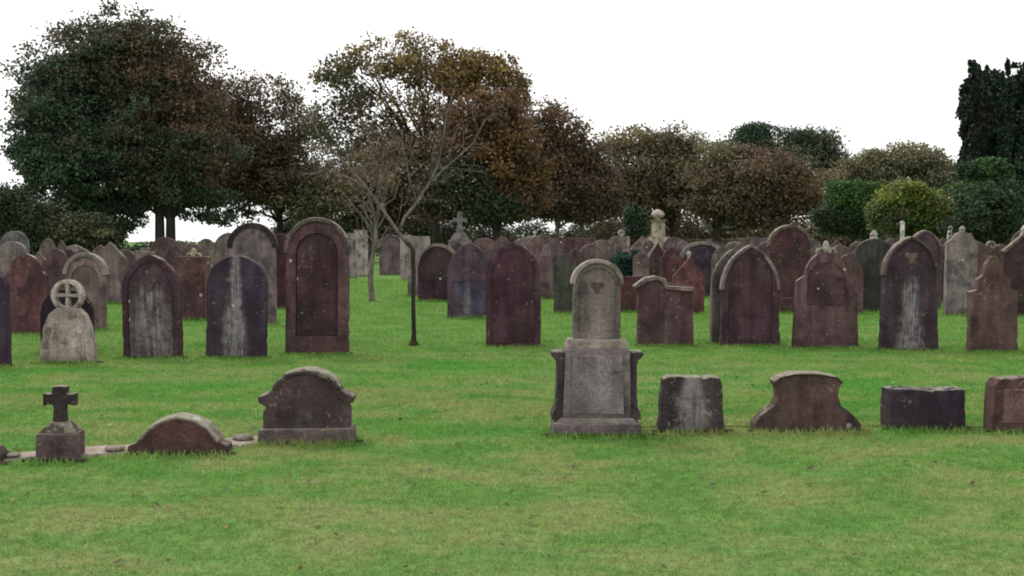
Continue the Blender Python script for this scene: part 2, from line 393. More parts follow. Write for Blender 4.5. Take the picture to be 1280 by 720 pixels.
G2, G3 = 'tall headstones of the second row', 'headstones standing behind the second row'
def headstone(x, b, t, w, kind, col, label, rise=.5, thick=.14, flare=0, panel=None, pcol=None, hood=0, hcol=None, plinth=0, finial=None, fcol=None, group=G3, rz=None, lean=None, near=False, emblem=None, tilt=None, **kw):
    if group == G3 and b < 386: w *= 1.15; t -= 2.5
    root, Y = place('headstone', x, b, label, 'headstone', group, rz, lean)
    if tilt is not None: root.rotation_euler.y = R(tilt)
    px = Y / F; W = w * px; Ht = at(x, t, Y).z + .03; Rz = rise * W
    fl = flare * W; z0 = 0
    if plinth:
        ph = plinth * px + .03; part('plinth', MB().frustum(W + .13, thick + .16, W + .09, thick + .12, -.15, ph).mesh('plinth', .015, wear=.006), root, mul(col, .9), lichen=kw.get('lichen', 0))
        z0 = ph
    pts = outline(kind, W, Ht, Rz, z0 - .1 if not plinth else z0 - .02, fl)
    me = MB().prism(dense(pts, .07 if Y < 20 else .14), -thick / 2, thick / 2).mesh('tablet', .014 if near else .02, 2, wear=.006 if near else .008)
    kw.setdefault('st', Ht * .8)
    if panel:
        pw, pz0, pz1, pk, pd = panel      # width share, bottom and top share of height, head, depth
        PW = W * pw; po = [(q[0], q[1]) for q in outline(pk, PW, Ht * pz1, PW * (.5 if pk in ('round',) else .62 if pk == 'gothic' else .3), Ht * pz0)]
        me = cut(me, po, -thick, -thick / 2 + pd)
        pl = MB().prism(offset_in(po, .008), -thick / 2 + pd * .55, -thick / 2 + pd + .01).mesh('inscription_panel', .004, 1, wear=0)
        tab = part('tablet', me, root, col, lichen=kw.get('lichen', 0))
        part('inscription_panel', pl, tab, pcol or mul(col, .92), **kw)
    else: tab = part('tablet', me, root, col, **kw)
    if hood:
        tc = [p for p in top_curve(kind, W, Ht, Rz)]
        o_ = offset(tc, hood); i_ = offset(tc, -hood * 1.1)
        part('hood_mould', MB().strip(o_, i_, -thick / 2 - .03, thick / 2 + .02).mesh('hood_mould', .008, 1, wear=.005), root, mul(hcol or mul(col, 1.5), .72), lichen=kw.get('lichen', 0) + .07)
    if emblem:
        er, ez, ec = emblem
        part('carved_emblem', MB().prism([(er * (.78 + .3 * math.cos(3 * a - 1.571)) * math.cos(a), Ht * ez + er * (.78 + .3 * math.cos(3 * a - 1.571)) * math.sin(a)) for a in np.linspace(0, 2 * math.pi, 25)[:-1]], -thick / 2 - .012, -thick / 2 + .03).mesh('carved_emblem', .005, 1), tab, ec)
    if finial:
        fc = fcol or mul(col, 1.5); f, fs = finial; zt = Ht
        if f == 'ball': m = MB().lathe([(.02, zt - .05), (fs * .6, zt - .02), (fs * .5, zt + fs * .4), (fs * .85, zt + fs * .8), (fs, zt + fs * 1.4), (fs * .8, zt + fs * 2), (fs * .3, zt + fs * 2.4)]).mesh('finial', 0, smooth=True)
        elif f == 'cross':
            m = MB().box(-fs * .16, fs * .16, -fs * .14, fs * .14, zt - .06, zt + fs * 1.2).box(-fs * .5, -fs * .165, -fs * .12, fs * .12, zt + fs * .6, zt + fs * .9).box(fs * .165, fs * .5, -fs * .12, fs * .12, zt + fs * .6, zt + fs * .9).mesh('finial', .01)
        elif f == 'ring':
            m = MB().strip(arc(0, zt + fs, fs, fs, 0, 340, 17), arc(0, zt + fs, fs * .55, fs * .55, 0, 340, 17), -.05, .05, True).box(-fs * .14, fs * .14, -.04, .04, zt + fs * .05, zt + fs * 1.9).mesh('finial', .008, 1)
        elif f == 'knob': m = MB().frustum(fs * 1.3, .12, fs * .7, .1, zt - .05, zt + fs * .5).frustum(fs * 1.1, .13, fs * .3, .06, zt + fs * .502, zt + fs * 1.2).mesh('finial', .012)
        elif f == 'scroll':
            m = MB()
            for sx in (-1, 1): m.strip(arc(sx * fs * .8, zt + fs * .15, fs * .6, fs * .55, -40, 220, 12), arc(sx * fs * .8, zt + fs * .15, fs * .28, fs * .25, -40, 220, 12), -.06, .06)
            m.lathe([(fs * .5, zt - .05), (fs * .62, zt + fs * .5), (fs * .5, zt + fs), (fs * .45, zt + fs * 1.3), (fs * .2, zt + fs * 1.75)], 12)
            m = m.mesh('finial', .006, 1)
        part('finial', m, root, fc, lichen=.14)
    BASES.append((root.location.x, root.location.y - thick / 2, W / 2 + fl, .048 if Y < 20 else .08))
    return root
def offset_in(pts, d):
    cx = sum(p[0] for p in pts) / len(pts); zs = [p[1] for p in pts]; cz = (min(zs) + max(zs)) / 2
    w = max(p[0] for p in pts) - cx; h = (max(zs) - min(zs)) / 2
    return [(cx + (p[0] - cx) * (1 - d / w), cz + (p[1] - cz) * (1 - d / h)) for p in pts]

# ---- front row
G1 = 'low stones along the front row'
def custom(name, x, b, half, thick, label, cat, col, plinth=None, near=True, rz=0, mirror=True, **kw):
    """stone from an outline in photo pixels measured from its foot: half = (dx, dy) points of the right side from the foot up"""
    root, Y = place(name, x, b, label, cat, G1, rz, 0); px = Y / F
    r = [(dx * px, dy * px + .03) for dx, dy in half]
    pts = r + [(-a, z) for a, z in r[::-1] if abs(a) > 1e-6] if mirror else r
    out = [p for i, p in enumerate(pts) if i == 0 or (abs(p[0] - pts[i - 1][0]) + abs(p[1] - pts[i - 1][1])) > 1e-5]
    W = max(p[0] for p in pts)
    part(kw.pop('pname', 'tablet'), MB().prism(dense(out, .045, .01), -thick / 2, thick / 2).mesh('tablet', .01, 2, wear=.008), root, col, **kw)
    BASES.append((root.location.x, root.location.y - thick / 2, W, .06))
    return root, px, Y

# low sliver at the frame edge
custom('headstone', -14, 578, [(19, -12), (19, 10), (12, 20), (0, 23)], .2, 'low dark stone stub cut off by the picture edge left of the small cross', 'headstone', PLUM)
# small cross
def small_cross():
    root, Y = place('grave_cross', 76, 573, 'small dark stone cross on a sloped block beside the gravel strip', 'cross', G1, 4, 0); px = Y / F
    g = lambda a: a * px
    part('pedestal', MB().frustum(g(49), g(44), g(46), g(42), -.1, g(34) + .03).mesh('pedestal', .01, wear=.005), root, (.13, .088, .085), lichen=.03)
    part('pedestal_cap', MB().frustum(g(44), g(38), g(21), g(18), g(34) + .031, g(47) + .03).mesh('pedestal_cap', .008), root, (.07, .06, .05), lichen=.1)
    a = [(8.2, 47), (7, 60), (7.2, 68), (11, 69), (20, 67), (20, 83), (11, 81.5), (8.6, 83), (9, 91), (0, 92)]
    r = [(g(x), g(y) + .03) for x, y in a]; pts = r + [(-x, z) for x, z in r[::-1] if x > 1e-6]
    part('cross', MB().prism(pts, -g(7), g(7)).mesh('cross', .008, wear=.004), root, (.06, .048, .044), lichen=.1)
    BASES.append((root.location.x, root.location.y - .14, .17, .06))
small_cross()
r_, px_, Y_ = custom('headstone', 226, 563, [(61, -12), (61, 9), (52, 13), (44, 22), (36, 32), (22, 39), (8, 43), (0, 44)], .22, 'low reddish mound stone with a pale lichen rim, right of the small cross', 'headstone', (.12, .058, .055), lichen=.02, rz=4)
part('rim', MB().strip(*(lambda t: (offset(t, .006), offset(t, -.022)))([(x * px_, y * px_ + .03) for x, y in ((50, 14), (43, 23.5), (35, 33), (22, 40), (8, 44), (0, 45), (-8, 44), (-22, 40), (-35, 33), (-43, 23.5), (-50, 14))]), -.12, .12).mesh('rim', .008, 1, wear=.009), r_, (.13, .1, .08), lichen=.15)
r_, px_, Y_ = custom('headstone', 385, 550, [(53, 10), (54, 20), (54, 38), (51, 46), (59, 50), (60, 57), (50, 60), (44, 64), (36, 75), (26, 83), (14, 87), (0, 89)], .2, 'broad dark rounded stone with ear scrolls at its shoulders and a lichened crown', 'headstone', (.09, .06, .06), rz=4, stain=.45, sw=.2, st=.45, lichen=.02)
part('plinth', MB().frustum(124 * px_, .36, 116 * px_, .3, -.12, 17 * px_ + .03).mesh('plinth', .015, wear=.008), r_, (.15, .115, .105), lichen=.04)
tp = [(x * px_, y * px_ + .03) for x, y in ((42, 67), (35, 77), (26, 84.5), (14, 88.5), (0, 90.5), (-14, 88.5), (-26, 84.5), (-35, 77), (-42, 67))]
part('crest', MB().strip(offset(tp, .006), offset(tp, -.04), -.115, .11).mesh('crest', .012, 1, wear=.011), r_, (.085, .065, .062), lichen=.13)

def monument():
    root, Y = place('monument', 744, 538, 'tall two-tier grey monument with arched upper tablet on a bracketed block', 'monument', G1, 1, 0); px = Y / F
    g = lambda a: a * px
    z = lambda a: g(a) + .03
    pli = part('plinth', MB().frustum(g(112), g(62), g(108), g(58), -.1, z(14)).mesh('plinth', .012, wear=.006), root, (.15, .12, .115), lichen=.04)
    part('plinth_moulding', MB().frustum(g(100), g(54), g(90), g(50), z(14) + .001, z(21)).mesh('plinth_moulding', .01, wear=.004), pli, (.2, .17, .16), lichen=.12)
    die = part('die', MB().frustum(g(84), g(46), g(80), g(44), z(21) + .001, z(106)).mesh('die', .01, wear=.004), root, (.15, .125, .122), stain=.35, sx=0, sw=.16, st=.75, lichen=.02)
    part('inscription_panel', MB().frustum(g(66), .02, g(62), .02, z(26), z(98)).mesh('inscription_panel', .006), die, (.2, .172, .17), stain=.5, sw=.15, st=.7).location.y = -g(23) - .004
    for s in (-1, 1):
        a = [(40.5, 18), (56, 18), (55, 26), (51, 34), (49.5, 60), (49.5, 86), (51, 92), (57, 97), (57, 102), (40.5, 102)]
        pts = [(s * g(x), z(y)) for x, y in a]
        part('bracket', MB().prism(pts, -g(19), g(19)).mesh('bracket', .01, wear=.004), root, (.07, .055, .06), lichen=.03)
    part('ledge', MB().frustum(g(80), g(40), g(72), g(30), z(106) + .001, z(118)).mesh('ledge', .014, wear=.006), root, (.21, .175, .15), lichen=.12)
    W = g(59); h0, h1 = z(116), z(214)
    pts = [(-W / 2, h0), (W / 2, h0)] + top_curve('gothic', W, h1, W * .48)
    me = MB().prism(pts, -.07, .07).mesh('tablet', .012, wear=.004)
    po = [(-W * .4, h0 + .07), (W * .4, h0 + .07)] + top_curve('gothic', W * .8, h1 - .05, W * .4)
    me = cut(me, po, -.2, -.055)
    tab = part('tablet', me, root, (.16, .135, .12), lichen=.02)
    tc = top_curve('gothic', W, h1, W * .48)
    part('hood_mould', MB().strip(offset(tc, .022), offset(tc, -.014), -.095, .085).mesh('hood_mould', .006, 1, wear=.003), root, (.22, .19, .16), lichen=.12)
    part('carved_emblem', MB().prism([(g(8.5) * (.78 + .3 * math.cos(3 * a - 1.571)) * math.cos(a), z(183) + g(8.5) * (.78 + .3 * math.cos(3 * a - 1.571)) * math.sin(a)) for a in np.linspace(0, 2 * math.pi, 25)[:-1]], -.068, -.04).mesh('carved_emblem', .005, 1), tab, (.1, .075, .07))
    BASES.append((root.location.x, root.location.y - .2, .4, .06))
monument()
custom('headstone', 863, 537, [(41, -10), (41, 3), (39, 30), (37.5, 58), (34, 67.5), (22, 69), (14, 67.6), (9, 68.6), (2, 68.2), (-9, 68.6), (-17, 69.6), (-30, 69), (-36.5, 66.5), (-38.5, 48), (-40, 22), (-41, 3), (-41, -10)], .17, 'broken-topped grey slab with a pale streaked middle beside the tall monument', 'headstone', (.075, .058, .06), mirror=False, stain=2.4, sx=-.01, sw=.12, st=.74, sg=1.2, lichen=.13)
r_, px_, Y_ = custom('headstone', 1006, 537, [(66, -10), (66, 8), (58, 18), (50, 25), (42, 31), (38, 42), (38, 52), (43, 60), (36, 66), (18, 70), (0, 71)], .19, 'bell-shaped red-brown stone flaring out to the ground', 'headstone', (.125, .075, .062), lichen=.03)
tp = [(x * px_, y * px_ + .03) for x, y in ((43, 61), (36, 67), (18, 71), (0, 72), (-18, 71), (-36, 67), (-43, 61))]
part('rim', MB().strip(offset(tp, .002), offset(tp, -.018), -.108, .105).mesh('rim', .008, 1, wear=.009), r_, (.1, .07, .055), lichen=.1)
r_, px_, Y_ = custom('headstone', 1153, 534, [(47, -10), (47.5, 20), (47, 49), (34, 49.4), (22, 48.6), (9, 49), (4, 47.8), (0, 48.8), (-7, 49.6), (-24, 49.9), (-47, 50), (-47.5, 20), (-47, -10)], .24, 'nearly black rectangular stone block with a chipped flat top', 'headstone', (.05, .034, .052), mirror=False)
r_, px_, Y_ = custom('headstone', 1272, 537, [(38, -10), (37, 30), (36, 58), (30, 66), (22, 68), (0, 68)], .2, 'squat red stone with rounded corners beyond the black block', 'headstone', (.14, .068, .062), lichen=.02)
part('inscription_panel', MB().box(-26 * px_, 26 * px_, -.108, -.09, .1, 58 * px_).mesh('inscription_panel', .008, 1), r_, (.17, .095, .088))
# rubble by the kerb
def rubble(px, py, s, label):
    p = on_ground(px, py); bm = bmesh.new(); bmesh.ops.create_icosphere(bm, subdivisions=2, radius=s)
    for v in bm.verts: v.co *= 1 + .35 * mnoise.noise(v.co * 9 + Vector((px, 0, 0))); v.co.z *= .3
    me = bpy.data.meshes.new('rubble_stone'); bm.to_mesh(me); bm.free()
    o = part('rubble_stone', me, None, (.3, .24, .2), lichen=.06); o.location = (p.x, p.y, gh(p.x, p.y) + .04); tag(o, label, 'rubble', 'broken stones on the gravel strip')
rubble(146, 566, .075, 'pale broken stone lump just left of the low mound stone')
rubble(305, 552, .085, 'pinkish flat stone lying between the mound stone and the ear-scrolled stone')
rubble(16, 575, .055, 'small pale stone chip between the edge stub and the cross')

# ---- second row
n2 = dict(near=True, group=G2)
headstone(-16, 456, 333, 58, 'round', PURP, 'dark purple headstone cut by the picture edge beside the wheel cross', **n2)
def wheel_cross():
    root, Y = place('grave_cross', 86, 453, 'pale buff headstone topped by a pierced wheel cross', 'cross', G2, 0, 0); px = Y / F
    g = lambda a: a * px
    z = lambda a: g(a) + .03
    a = [(34, -14), (34, 20), (31, 30), (29, 44), (22, 60), (13, 68), (0, 70)]
    r = [(g(x), z(y)) for x, y in a]; pts = r + [(-x, q) for x, q in r[::-1] if x > 1e-6]
    part('tablet', MB().prism(pts, -.08, .08).mesh('tablet', .014, wear=.006), root, (.27, .235, .19), lichen=.04)
    a = [(23, 2), (23, 22), (19, 36), (10, 42), (7, 52), (0, 54)]
    r = [(g(x), z(y)) for x, y in a]; pts = r + [(-x, q) for x, q in r[::-1] if x > 1e-6]
    part('inscription_panel', MB().prism(pts, -.095, -.07).mesh('inscription_panel', .01, wear=.004), root, (.3, .265, .21), lichen=.03)
    c = z(84); R1, R2 = g(20), g(15)
    part('wheel', MB().strip(arc(0, c, R1, R1, 0, 345, 23), arc(0, c, R2, R2, 0, 345, 23), -.06, .06, True).mesh('wheel', .008, 1), root, (.27, .235, .195), lichen=.04)
    m = MB()
    for q in range(4):
        ca, sa = math.cos(q * math.pi / 2), math.sin(q * math.pi / 2)
        pts = [(1.2, -1.4), (15.4, -2.6), (15.4, 2.6), (1.2, 1.4)]
        m.prism([(g(x * ca - y * sa), c + g(x * sa + y * ca)) for x, y in pts], -.05, .05)
    m.prism([(g(1.7 * math.cos(k)), c + g(1.7 * math.sin(k))) for k in np.linspace(0, 6.28, 9)[:-1]], -.055, .055)
    part('cross', m.mesh('cross', .004, 1), root, (.28, .25, .205), lichen=.02)
    BASES.append((root.location.x, root.location.y - .08, .42, .06))
wheel_cross()
headstone(85, 441, 361, 64, 'round', (.026, .018, .026), 'nearly black rounded slab standing directly behind the pale wheel cross', rise=.5, rz=2, **n2)
headstone(192, 447, 318, 74, 'gothic', PLUM, 'headstone with a wide grey lower face and carved reddish head, right of the wheel cross', rise=.62, panel=(.78, .03, .93, 'gothic', .018), pcol=(.08, .05, .056), stain=1.25, sw=.34, st=1.2, sg=.9, emblem=(.09, .72, (.15, .1, .088)), **n2)
headstone(296, 447, 320, 75, 'round', PURP, 'dark purple headstone with a white vertical streak down its rounded head', rise=.5, stain=1.9, sx=-.02, sw=.034, st=1.85, sg=3.2, **n2)
headstone(397, 442, 275, 77, 'round', (.115, .06, .062), 'tallest headstone on the left, arched niche under a lichened crown', rise=.55, flare=.01, thick=.2, panel=(.68, .14, .9, 'round', .07), pcol=(.085, .043, .05), hood=.03, hcol=(.13, .095, .09), plinth=0, lichen=.06, **n2)
headstone(642, 433, 303, 68, 'gothic', (.085, .04, .052), 'plain plum headstone with a smooth pointed arch, standing alone left of the tall monument', rise=.62, thick=.2, panel=(.8, .05, .94, 'gothic', .012), pcol=(.078, .034, .046), rz=-6, **n2)
def broken_slab():
    r = headstone(831, 432, 352, 70, 'slant', (.1, .05, .055), 'broken headstone with a jagged pale slanting top behind the tall monument', rise=.1, stain=.4, sx=.02, sw=.07, st=.85, **n2)
    Y = r.location.y; px = Y / F; z = lambda a: a * px + .03
    tp = [(x * px, z(y)) for x, y in ((36, 71), (20, 72), (2, 74), (-2, 82), (-14, 86), (-26, 83), (-40, 73))]
    part('broken_edge', MB().strip(offset(tp, .02), offset(tp, -.05), -.11, .09).mesh('broken_edge', .012, 1, wear=.012), r, (.15, .11, .1), lichen=.12)
broken_slab()
headstone(912, 429, 312, 50, 'gothic', (.11, .095, .085), 'dark-edged grey stone half hidden behind the pale-rimmed pointed headstone', rise=.9, group=G2, lichen=.03)
headstone(937, 432, 308, 70, 'gothic', (.09, .048, .056), 'pointed plum headstone outlined by a pale hood moulding', rise=.78, hood=.024, hcol=(.2, .165, .145), flare=.04, panel=(.78, .04, .93, 'gothic', .015), pcol=(.085, .044, .052), lichen=.01, **n2)
headstone(1031, 435, 316, 74, 'shoulder', (.115, .068, .068), 'brown headstone with sloped shoulders and a pale scrolled top ornament', rise=.5, flare=.05, panel=(.66, .45, .9, 'round', .02), pcol=(.09, .05, .052), finial=('scroll', .1), fcol=(.2, .175, .14), lichen=.05, **n2)
headstone(1135, 437, 297, 66, 'gothic', (.066, .043, .055), 'dark headstone with a pale middle streak and a carved arch in its pointed head', rise=.72, flare=.06, hood=.02, hcol=(.12, .085, .07), stain=1.5, sx=.0, sw=.2, st=1.3, sg=.6, emblem=(.1, .83, (.15, .1, .08)), **n2)
headstone(1240, 439, 320, 58, 'step', (.115, .068, .058), 'reddish stepped headstone tapering to a narrow top, last of its row', rise=.8, flare=.03, lichen=.03, **n2)

# ---- behind
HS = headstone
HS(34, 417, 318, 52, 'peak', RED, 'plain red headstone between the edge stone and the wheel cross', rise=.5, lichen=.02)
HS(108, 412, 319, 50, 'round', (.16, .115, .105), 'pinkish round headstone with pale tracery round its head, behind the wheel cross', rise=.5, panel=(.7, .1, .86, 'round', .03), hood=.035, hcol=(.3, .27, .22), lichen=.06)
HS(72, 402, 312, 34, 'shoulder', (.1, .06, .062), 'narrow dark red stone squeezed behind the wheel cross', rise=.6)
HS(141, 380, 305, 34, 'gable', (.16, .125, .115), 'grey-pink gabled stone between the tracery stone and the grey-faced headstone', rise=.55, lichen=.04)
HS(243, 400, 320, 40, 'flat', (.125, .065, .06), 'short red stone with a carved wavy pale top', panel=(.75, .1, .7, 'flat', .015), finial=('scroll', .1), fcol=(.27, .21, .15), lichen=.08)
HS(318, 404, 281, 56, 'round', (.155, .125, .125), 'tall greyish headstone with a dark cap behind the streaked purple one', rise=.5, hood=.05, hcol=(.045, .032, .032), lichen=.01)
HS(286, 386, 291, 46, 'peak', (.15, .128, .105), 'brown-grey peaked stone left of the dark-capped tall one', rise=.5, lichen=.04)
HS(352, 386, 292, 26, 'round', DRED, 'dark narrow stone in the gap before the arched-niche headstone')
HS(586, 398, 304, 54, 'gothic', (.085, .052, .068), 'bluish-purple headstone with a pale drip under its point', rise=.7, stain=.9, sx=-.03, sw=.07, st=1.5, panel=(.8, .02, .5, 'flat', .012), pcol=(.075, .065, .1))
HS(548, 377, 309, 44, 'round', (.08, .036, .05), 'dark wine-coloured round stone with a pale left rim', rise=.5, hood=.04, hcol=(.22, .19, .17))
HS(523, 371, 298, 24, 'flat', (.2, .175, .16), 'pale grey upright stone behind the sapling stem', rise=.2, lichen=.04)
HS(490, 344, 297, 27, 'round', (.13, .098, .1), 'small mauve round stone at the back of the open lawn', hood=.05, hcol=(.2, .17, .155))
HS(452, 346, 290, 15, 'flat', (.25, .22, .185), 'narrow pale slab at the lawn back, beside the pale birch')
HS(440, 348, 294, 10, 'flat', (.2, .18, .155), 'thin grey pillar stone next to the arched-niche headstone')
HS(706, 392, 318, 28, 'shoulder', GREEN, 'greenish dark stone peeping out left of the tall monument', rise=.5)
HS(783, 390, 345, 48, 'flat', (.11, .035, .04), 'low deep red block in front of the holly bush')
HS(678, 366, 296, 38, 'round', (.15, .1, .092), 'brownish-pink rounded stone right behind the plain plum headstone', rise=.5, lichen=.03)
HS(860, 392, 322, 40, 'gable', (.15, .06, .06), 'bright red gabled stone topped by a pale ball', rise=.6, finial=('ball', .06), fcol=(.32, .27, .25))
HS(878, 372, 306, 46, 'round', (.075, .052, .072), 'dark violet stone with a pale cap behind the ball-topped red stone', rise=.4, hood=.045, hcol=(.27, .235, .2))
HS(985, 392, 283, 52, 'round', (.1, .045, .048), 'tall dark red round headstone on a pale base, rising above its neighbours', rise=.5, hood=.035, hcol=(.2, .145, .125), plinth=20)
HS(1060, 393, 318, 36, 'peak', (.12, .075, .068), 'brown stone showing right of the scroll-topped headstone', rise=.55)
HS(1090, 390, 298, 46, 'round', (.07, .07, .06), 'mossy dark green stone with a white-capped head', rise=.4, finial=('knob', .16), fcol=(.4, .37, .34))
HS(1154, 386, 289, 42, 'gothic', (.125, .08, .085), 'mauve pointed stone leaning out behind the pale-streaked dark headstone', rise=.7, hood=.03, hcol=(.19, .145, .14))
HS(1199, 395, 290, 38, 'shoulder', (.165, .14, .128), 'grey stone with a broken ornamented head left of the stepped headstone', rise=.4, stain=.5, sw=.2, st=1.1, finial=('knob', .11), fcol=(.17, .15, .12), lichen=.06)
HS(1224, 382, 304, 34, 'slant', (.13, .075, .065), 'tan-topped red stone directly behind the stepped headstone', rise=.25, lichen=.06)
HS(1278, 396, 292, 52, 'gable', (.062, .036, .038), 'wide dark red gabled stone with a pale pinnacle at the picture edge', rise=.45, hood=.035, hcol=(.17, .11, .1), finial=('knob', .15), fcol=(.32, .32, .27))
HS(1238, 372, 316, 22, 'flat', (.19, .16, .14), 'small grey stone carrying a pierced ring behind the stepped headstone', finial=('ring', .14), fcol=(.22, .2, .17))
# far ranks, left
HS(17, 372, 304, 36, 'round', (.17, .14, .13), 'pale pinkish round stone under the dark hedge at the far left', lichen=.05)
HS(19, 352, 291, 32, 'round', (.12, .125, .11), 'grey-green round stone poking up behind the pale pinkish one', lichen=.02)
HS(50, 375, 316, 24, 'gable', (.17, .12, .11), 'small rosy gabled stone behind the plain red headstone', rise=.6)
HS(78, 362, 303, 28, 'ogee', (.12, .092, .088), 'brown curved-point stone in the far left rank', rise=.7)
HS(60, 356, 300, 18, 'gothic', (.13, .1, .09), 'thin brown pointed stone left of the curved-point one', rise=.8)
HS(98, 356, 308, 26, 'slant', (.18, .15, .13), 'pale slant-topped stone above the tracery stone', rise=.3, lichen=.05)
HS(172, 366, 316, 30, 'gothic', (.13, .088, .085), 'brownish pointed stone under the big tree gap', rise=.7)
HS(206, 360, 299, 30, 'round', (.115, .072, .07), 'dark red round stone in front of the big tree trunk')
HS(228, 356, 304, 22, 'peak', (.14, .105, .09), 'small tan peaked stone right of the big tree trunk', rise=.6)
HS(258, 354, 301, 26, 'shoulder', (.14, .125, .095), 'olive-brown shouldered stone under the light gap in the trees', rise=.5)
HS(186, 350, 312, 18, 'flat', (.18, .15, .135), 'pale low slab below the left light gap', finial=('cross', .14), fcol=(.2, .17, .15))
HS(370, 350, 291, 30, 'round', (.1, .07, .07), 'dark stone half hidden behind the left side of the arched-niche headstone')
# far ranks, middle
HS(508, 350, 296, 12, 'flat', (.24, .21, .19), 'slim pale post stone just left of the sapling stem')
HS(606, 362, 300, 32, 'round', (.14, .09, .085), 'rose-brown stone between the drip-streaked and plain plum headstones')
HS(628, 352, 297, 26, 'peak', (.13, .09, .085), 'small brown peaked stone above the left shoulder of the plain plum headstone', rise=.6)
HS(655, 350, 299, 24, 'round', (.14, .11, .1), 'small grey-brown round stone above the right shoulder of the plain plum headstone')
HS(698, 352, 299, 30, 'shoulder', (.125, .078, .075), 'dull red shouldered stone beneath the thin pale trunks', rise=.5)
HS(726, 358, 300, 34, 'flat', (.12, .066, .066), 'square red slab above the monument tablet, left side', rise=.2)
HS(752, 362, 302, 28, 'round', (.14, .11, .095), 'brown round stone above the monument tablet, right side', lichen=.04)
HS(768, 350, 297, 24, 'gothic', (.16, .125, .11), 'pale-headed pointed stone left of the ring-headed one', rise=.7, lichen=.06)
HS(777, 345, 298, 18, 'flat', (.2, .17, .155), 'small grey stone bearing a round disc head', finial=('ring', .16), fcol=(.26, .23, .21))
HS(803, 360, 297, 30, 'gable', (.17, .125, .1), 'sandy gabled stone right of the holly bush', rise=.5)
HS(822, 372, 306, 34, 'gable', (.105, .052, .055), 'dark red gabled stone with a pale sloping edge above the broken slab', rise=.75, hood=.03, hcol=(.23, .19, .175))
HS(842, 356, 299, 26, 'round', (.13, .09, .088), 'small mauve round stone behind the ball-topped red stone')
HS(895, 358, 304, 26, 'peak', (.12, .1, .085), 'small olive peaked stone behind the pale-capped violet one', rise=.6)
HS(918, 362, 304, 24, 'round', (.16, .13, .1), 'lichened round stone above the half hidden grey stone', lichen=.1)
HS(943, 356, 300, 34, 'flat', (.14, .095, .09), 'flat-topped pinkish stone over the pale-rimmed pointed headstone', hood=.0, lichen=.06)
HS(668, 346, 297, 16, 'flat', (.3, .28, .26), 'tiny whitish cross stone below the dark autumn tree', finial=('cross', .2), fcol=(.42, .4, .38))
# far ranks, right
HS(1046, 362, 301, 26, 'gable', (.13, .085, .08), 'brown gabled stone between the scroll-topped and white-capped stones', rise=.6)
HS(1072, 354, 304, 22, 'round', (.12, .09, .085), 'small brown round stone left of the white-capped one')
HS(1116, 356, 300, 24, 'round', (.12, .1, .09), 'small grey-brown round stone below the white post')
HS(1180, 358, 300, 24, 'peak', (.11, .075, .075), 'dark red peaked stone right of the mauve pointed one', rise=.6)
HS(1212, 352, 293, 22, 'ogee', (.13, .11, .09), 'brown curved-point stone near the dark yew', rise=.8)
HS(1278, 354, 290, 28, 'round', (.12, .1, .09), 'round grey-brown stone beneath the yew at the picture edge')

# in-between ranks
HS(62, 388, 324, 20, 'round', (.14, .085, .085), 'dusky pink round stone wedged right of the plain red headstone')
HS(92, 380, 314, 20, 'peak', (.1, .06, .062), 'dark peaked stone behind the left edge of the tracery stone', rise=.6)
HS(125, 366, 309, 20, 'gothic', (.15, .12, .11), 'slim greyish pointed stone touching the grey-pink gabled stone', rise=.8)
HS(158, 374, 314, 22, 'round', (.135, .1, .095), 'mauve-grey round stone just left above the grey-faced headstone')
HS(184, 380, 317, 20, 'flat', (.17, .14, .125), 'pale square stone showing over the top of the grey-faced headstone', lichen=.05)
HS(217, 376, 308, 22, 'ogee', (.12, .08, .075), 'reddish curved-point stone between the grey-faced headstone and the wavy-topped one', rise=.7)
HS(241, 366, 307, 22, 'round', (.13, .105, .085), 'olive-brown round stone above the wavy-topped red one')
HS(268, 376, 305, 24, 'gothic', (.14, .11, .1), 'grey-brown pointed stone filling the gap left of the streaked purple headstone', rise=.7)
HS(304, 362, 298, 20, 'shoulder', (.13, .1, .095), 'small shouldered stone beside the dark-capped tall one', rise=.5)
HS(341, 372, 306, 20, 'gable', (.15, .11, .105), 'small rosy gabled stone right of the dark-capped tall one', rise=.6)
HS(572, 372, 306, 22, 'gothic', (.1, .062, .064), 'dark red pointed stone between the wine-coloured and drip-streaked stones', rise=.7)
HS(690, 374, 306, 28, 'peak', (.15, .105, .098), 'pinkish peaked stone between the plain plum headstone and the greenish one', rise=.5)
HS(718, 380, 313, 24, 'gothic', (.115, .075, .072), 'red-brown pointed stone left of the monument tablet', rise=.7)
HS(738, 370, 308, 26, 'round', (.13, .092, .085), 'brown round stone straight above the monument tablet', lichen=.03)
HS(760, 380, 311, 26, 'gable', (.12, .082, .075), 'dull brown gabled stone just left of the holly bush', rise=.5)
HS(801, 386, 316, 20, 'round', (.145, .105, .09), 'narrow sandy round stone just right of the holly bush')
HS(812, 366, 302, 20, 'gothic', (.14, .105, .1), 'small mauve pointed stone below the cream pedestal', rise=.8)
HS(840, 382, 312, 26, 'shoulder', (.13, .06, .06), 'red shouldered stone left of the ball-topped one', rise=.5)
HS(855, 362, 303, 20, 'peak', (.15, .11, .105), 'small pinkish peaked stone behind the ball of the ball-topped red stone', rise=.6)
HS(903, 374, 310, 24, 'gothic', (.14, .115, .095), 'tan pointed stone between the violet and the half hidden grey stone', rise=.7)
HS(886, 352, 301, 18, 'gable', (.13, .1, .09), 'tiny brown gabled stone in front of the far boundary wall', rise=.6)
HS(927, 366, 307, 22, 'shoulder', (.15, .11, .1), 'small pale brown shouldered stone above the left haunch of the pale-rimmed pointed headstone', rise=.5)
HS(958, 374, 305, 22, 'round', (.12, .08, .08), 'reddish round stone touching the tall dark red one on its left')
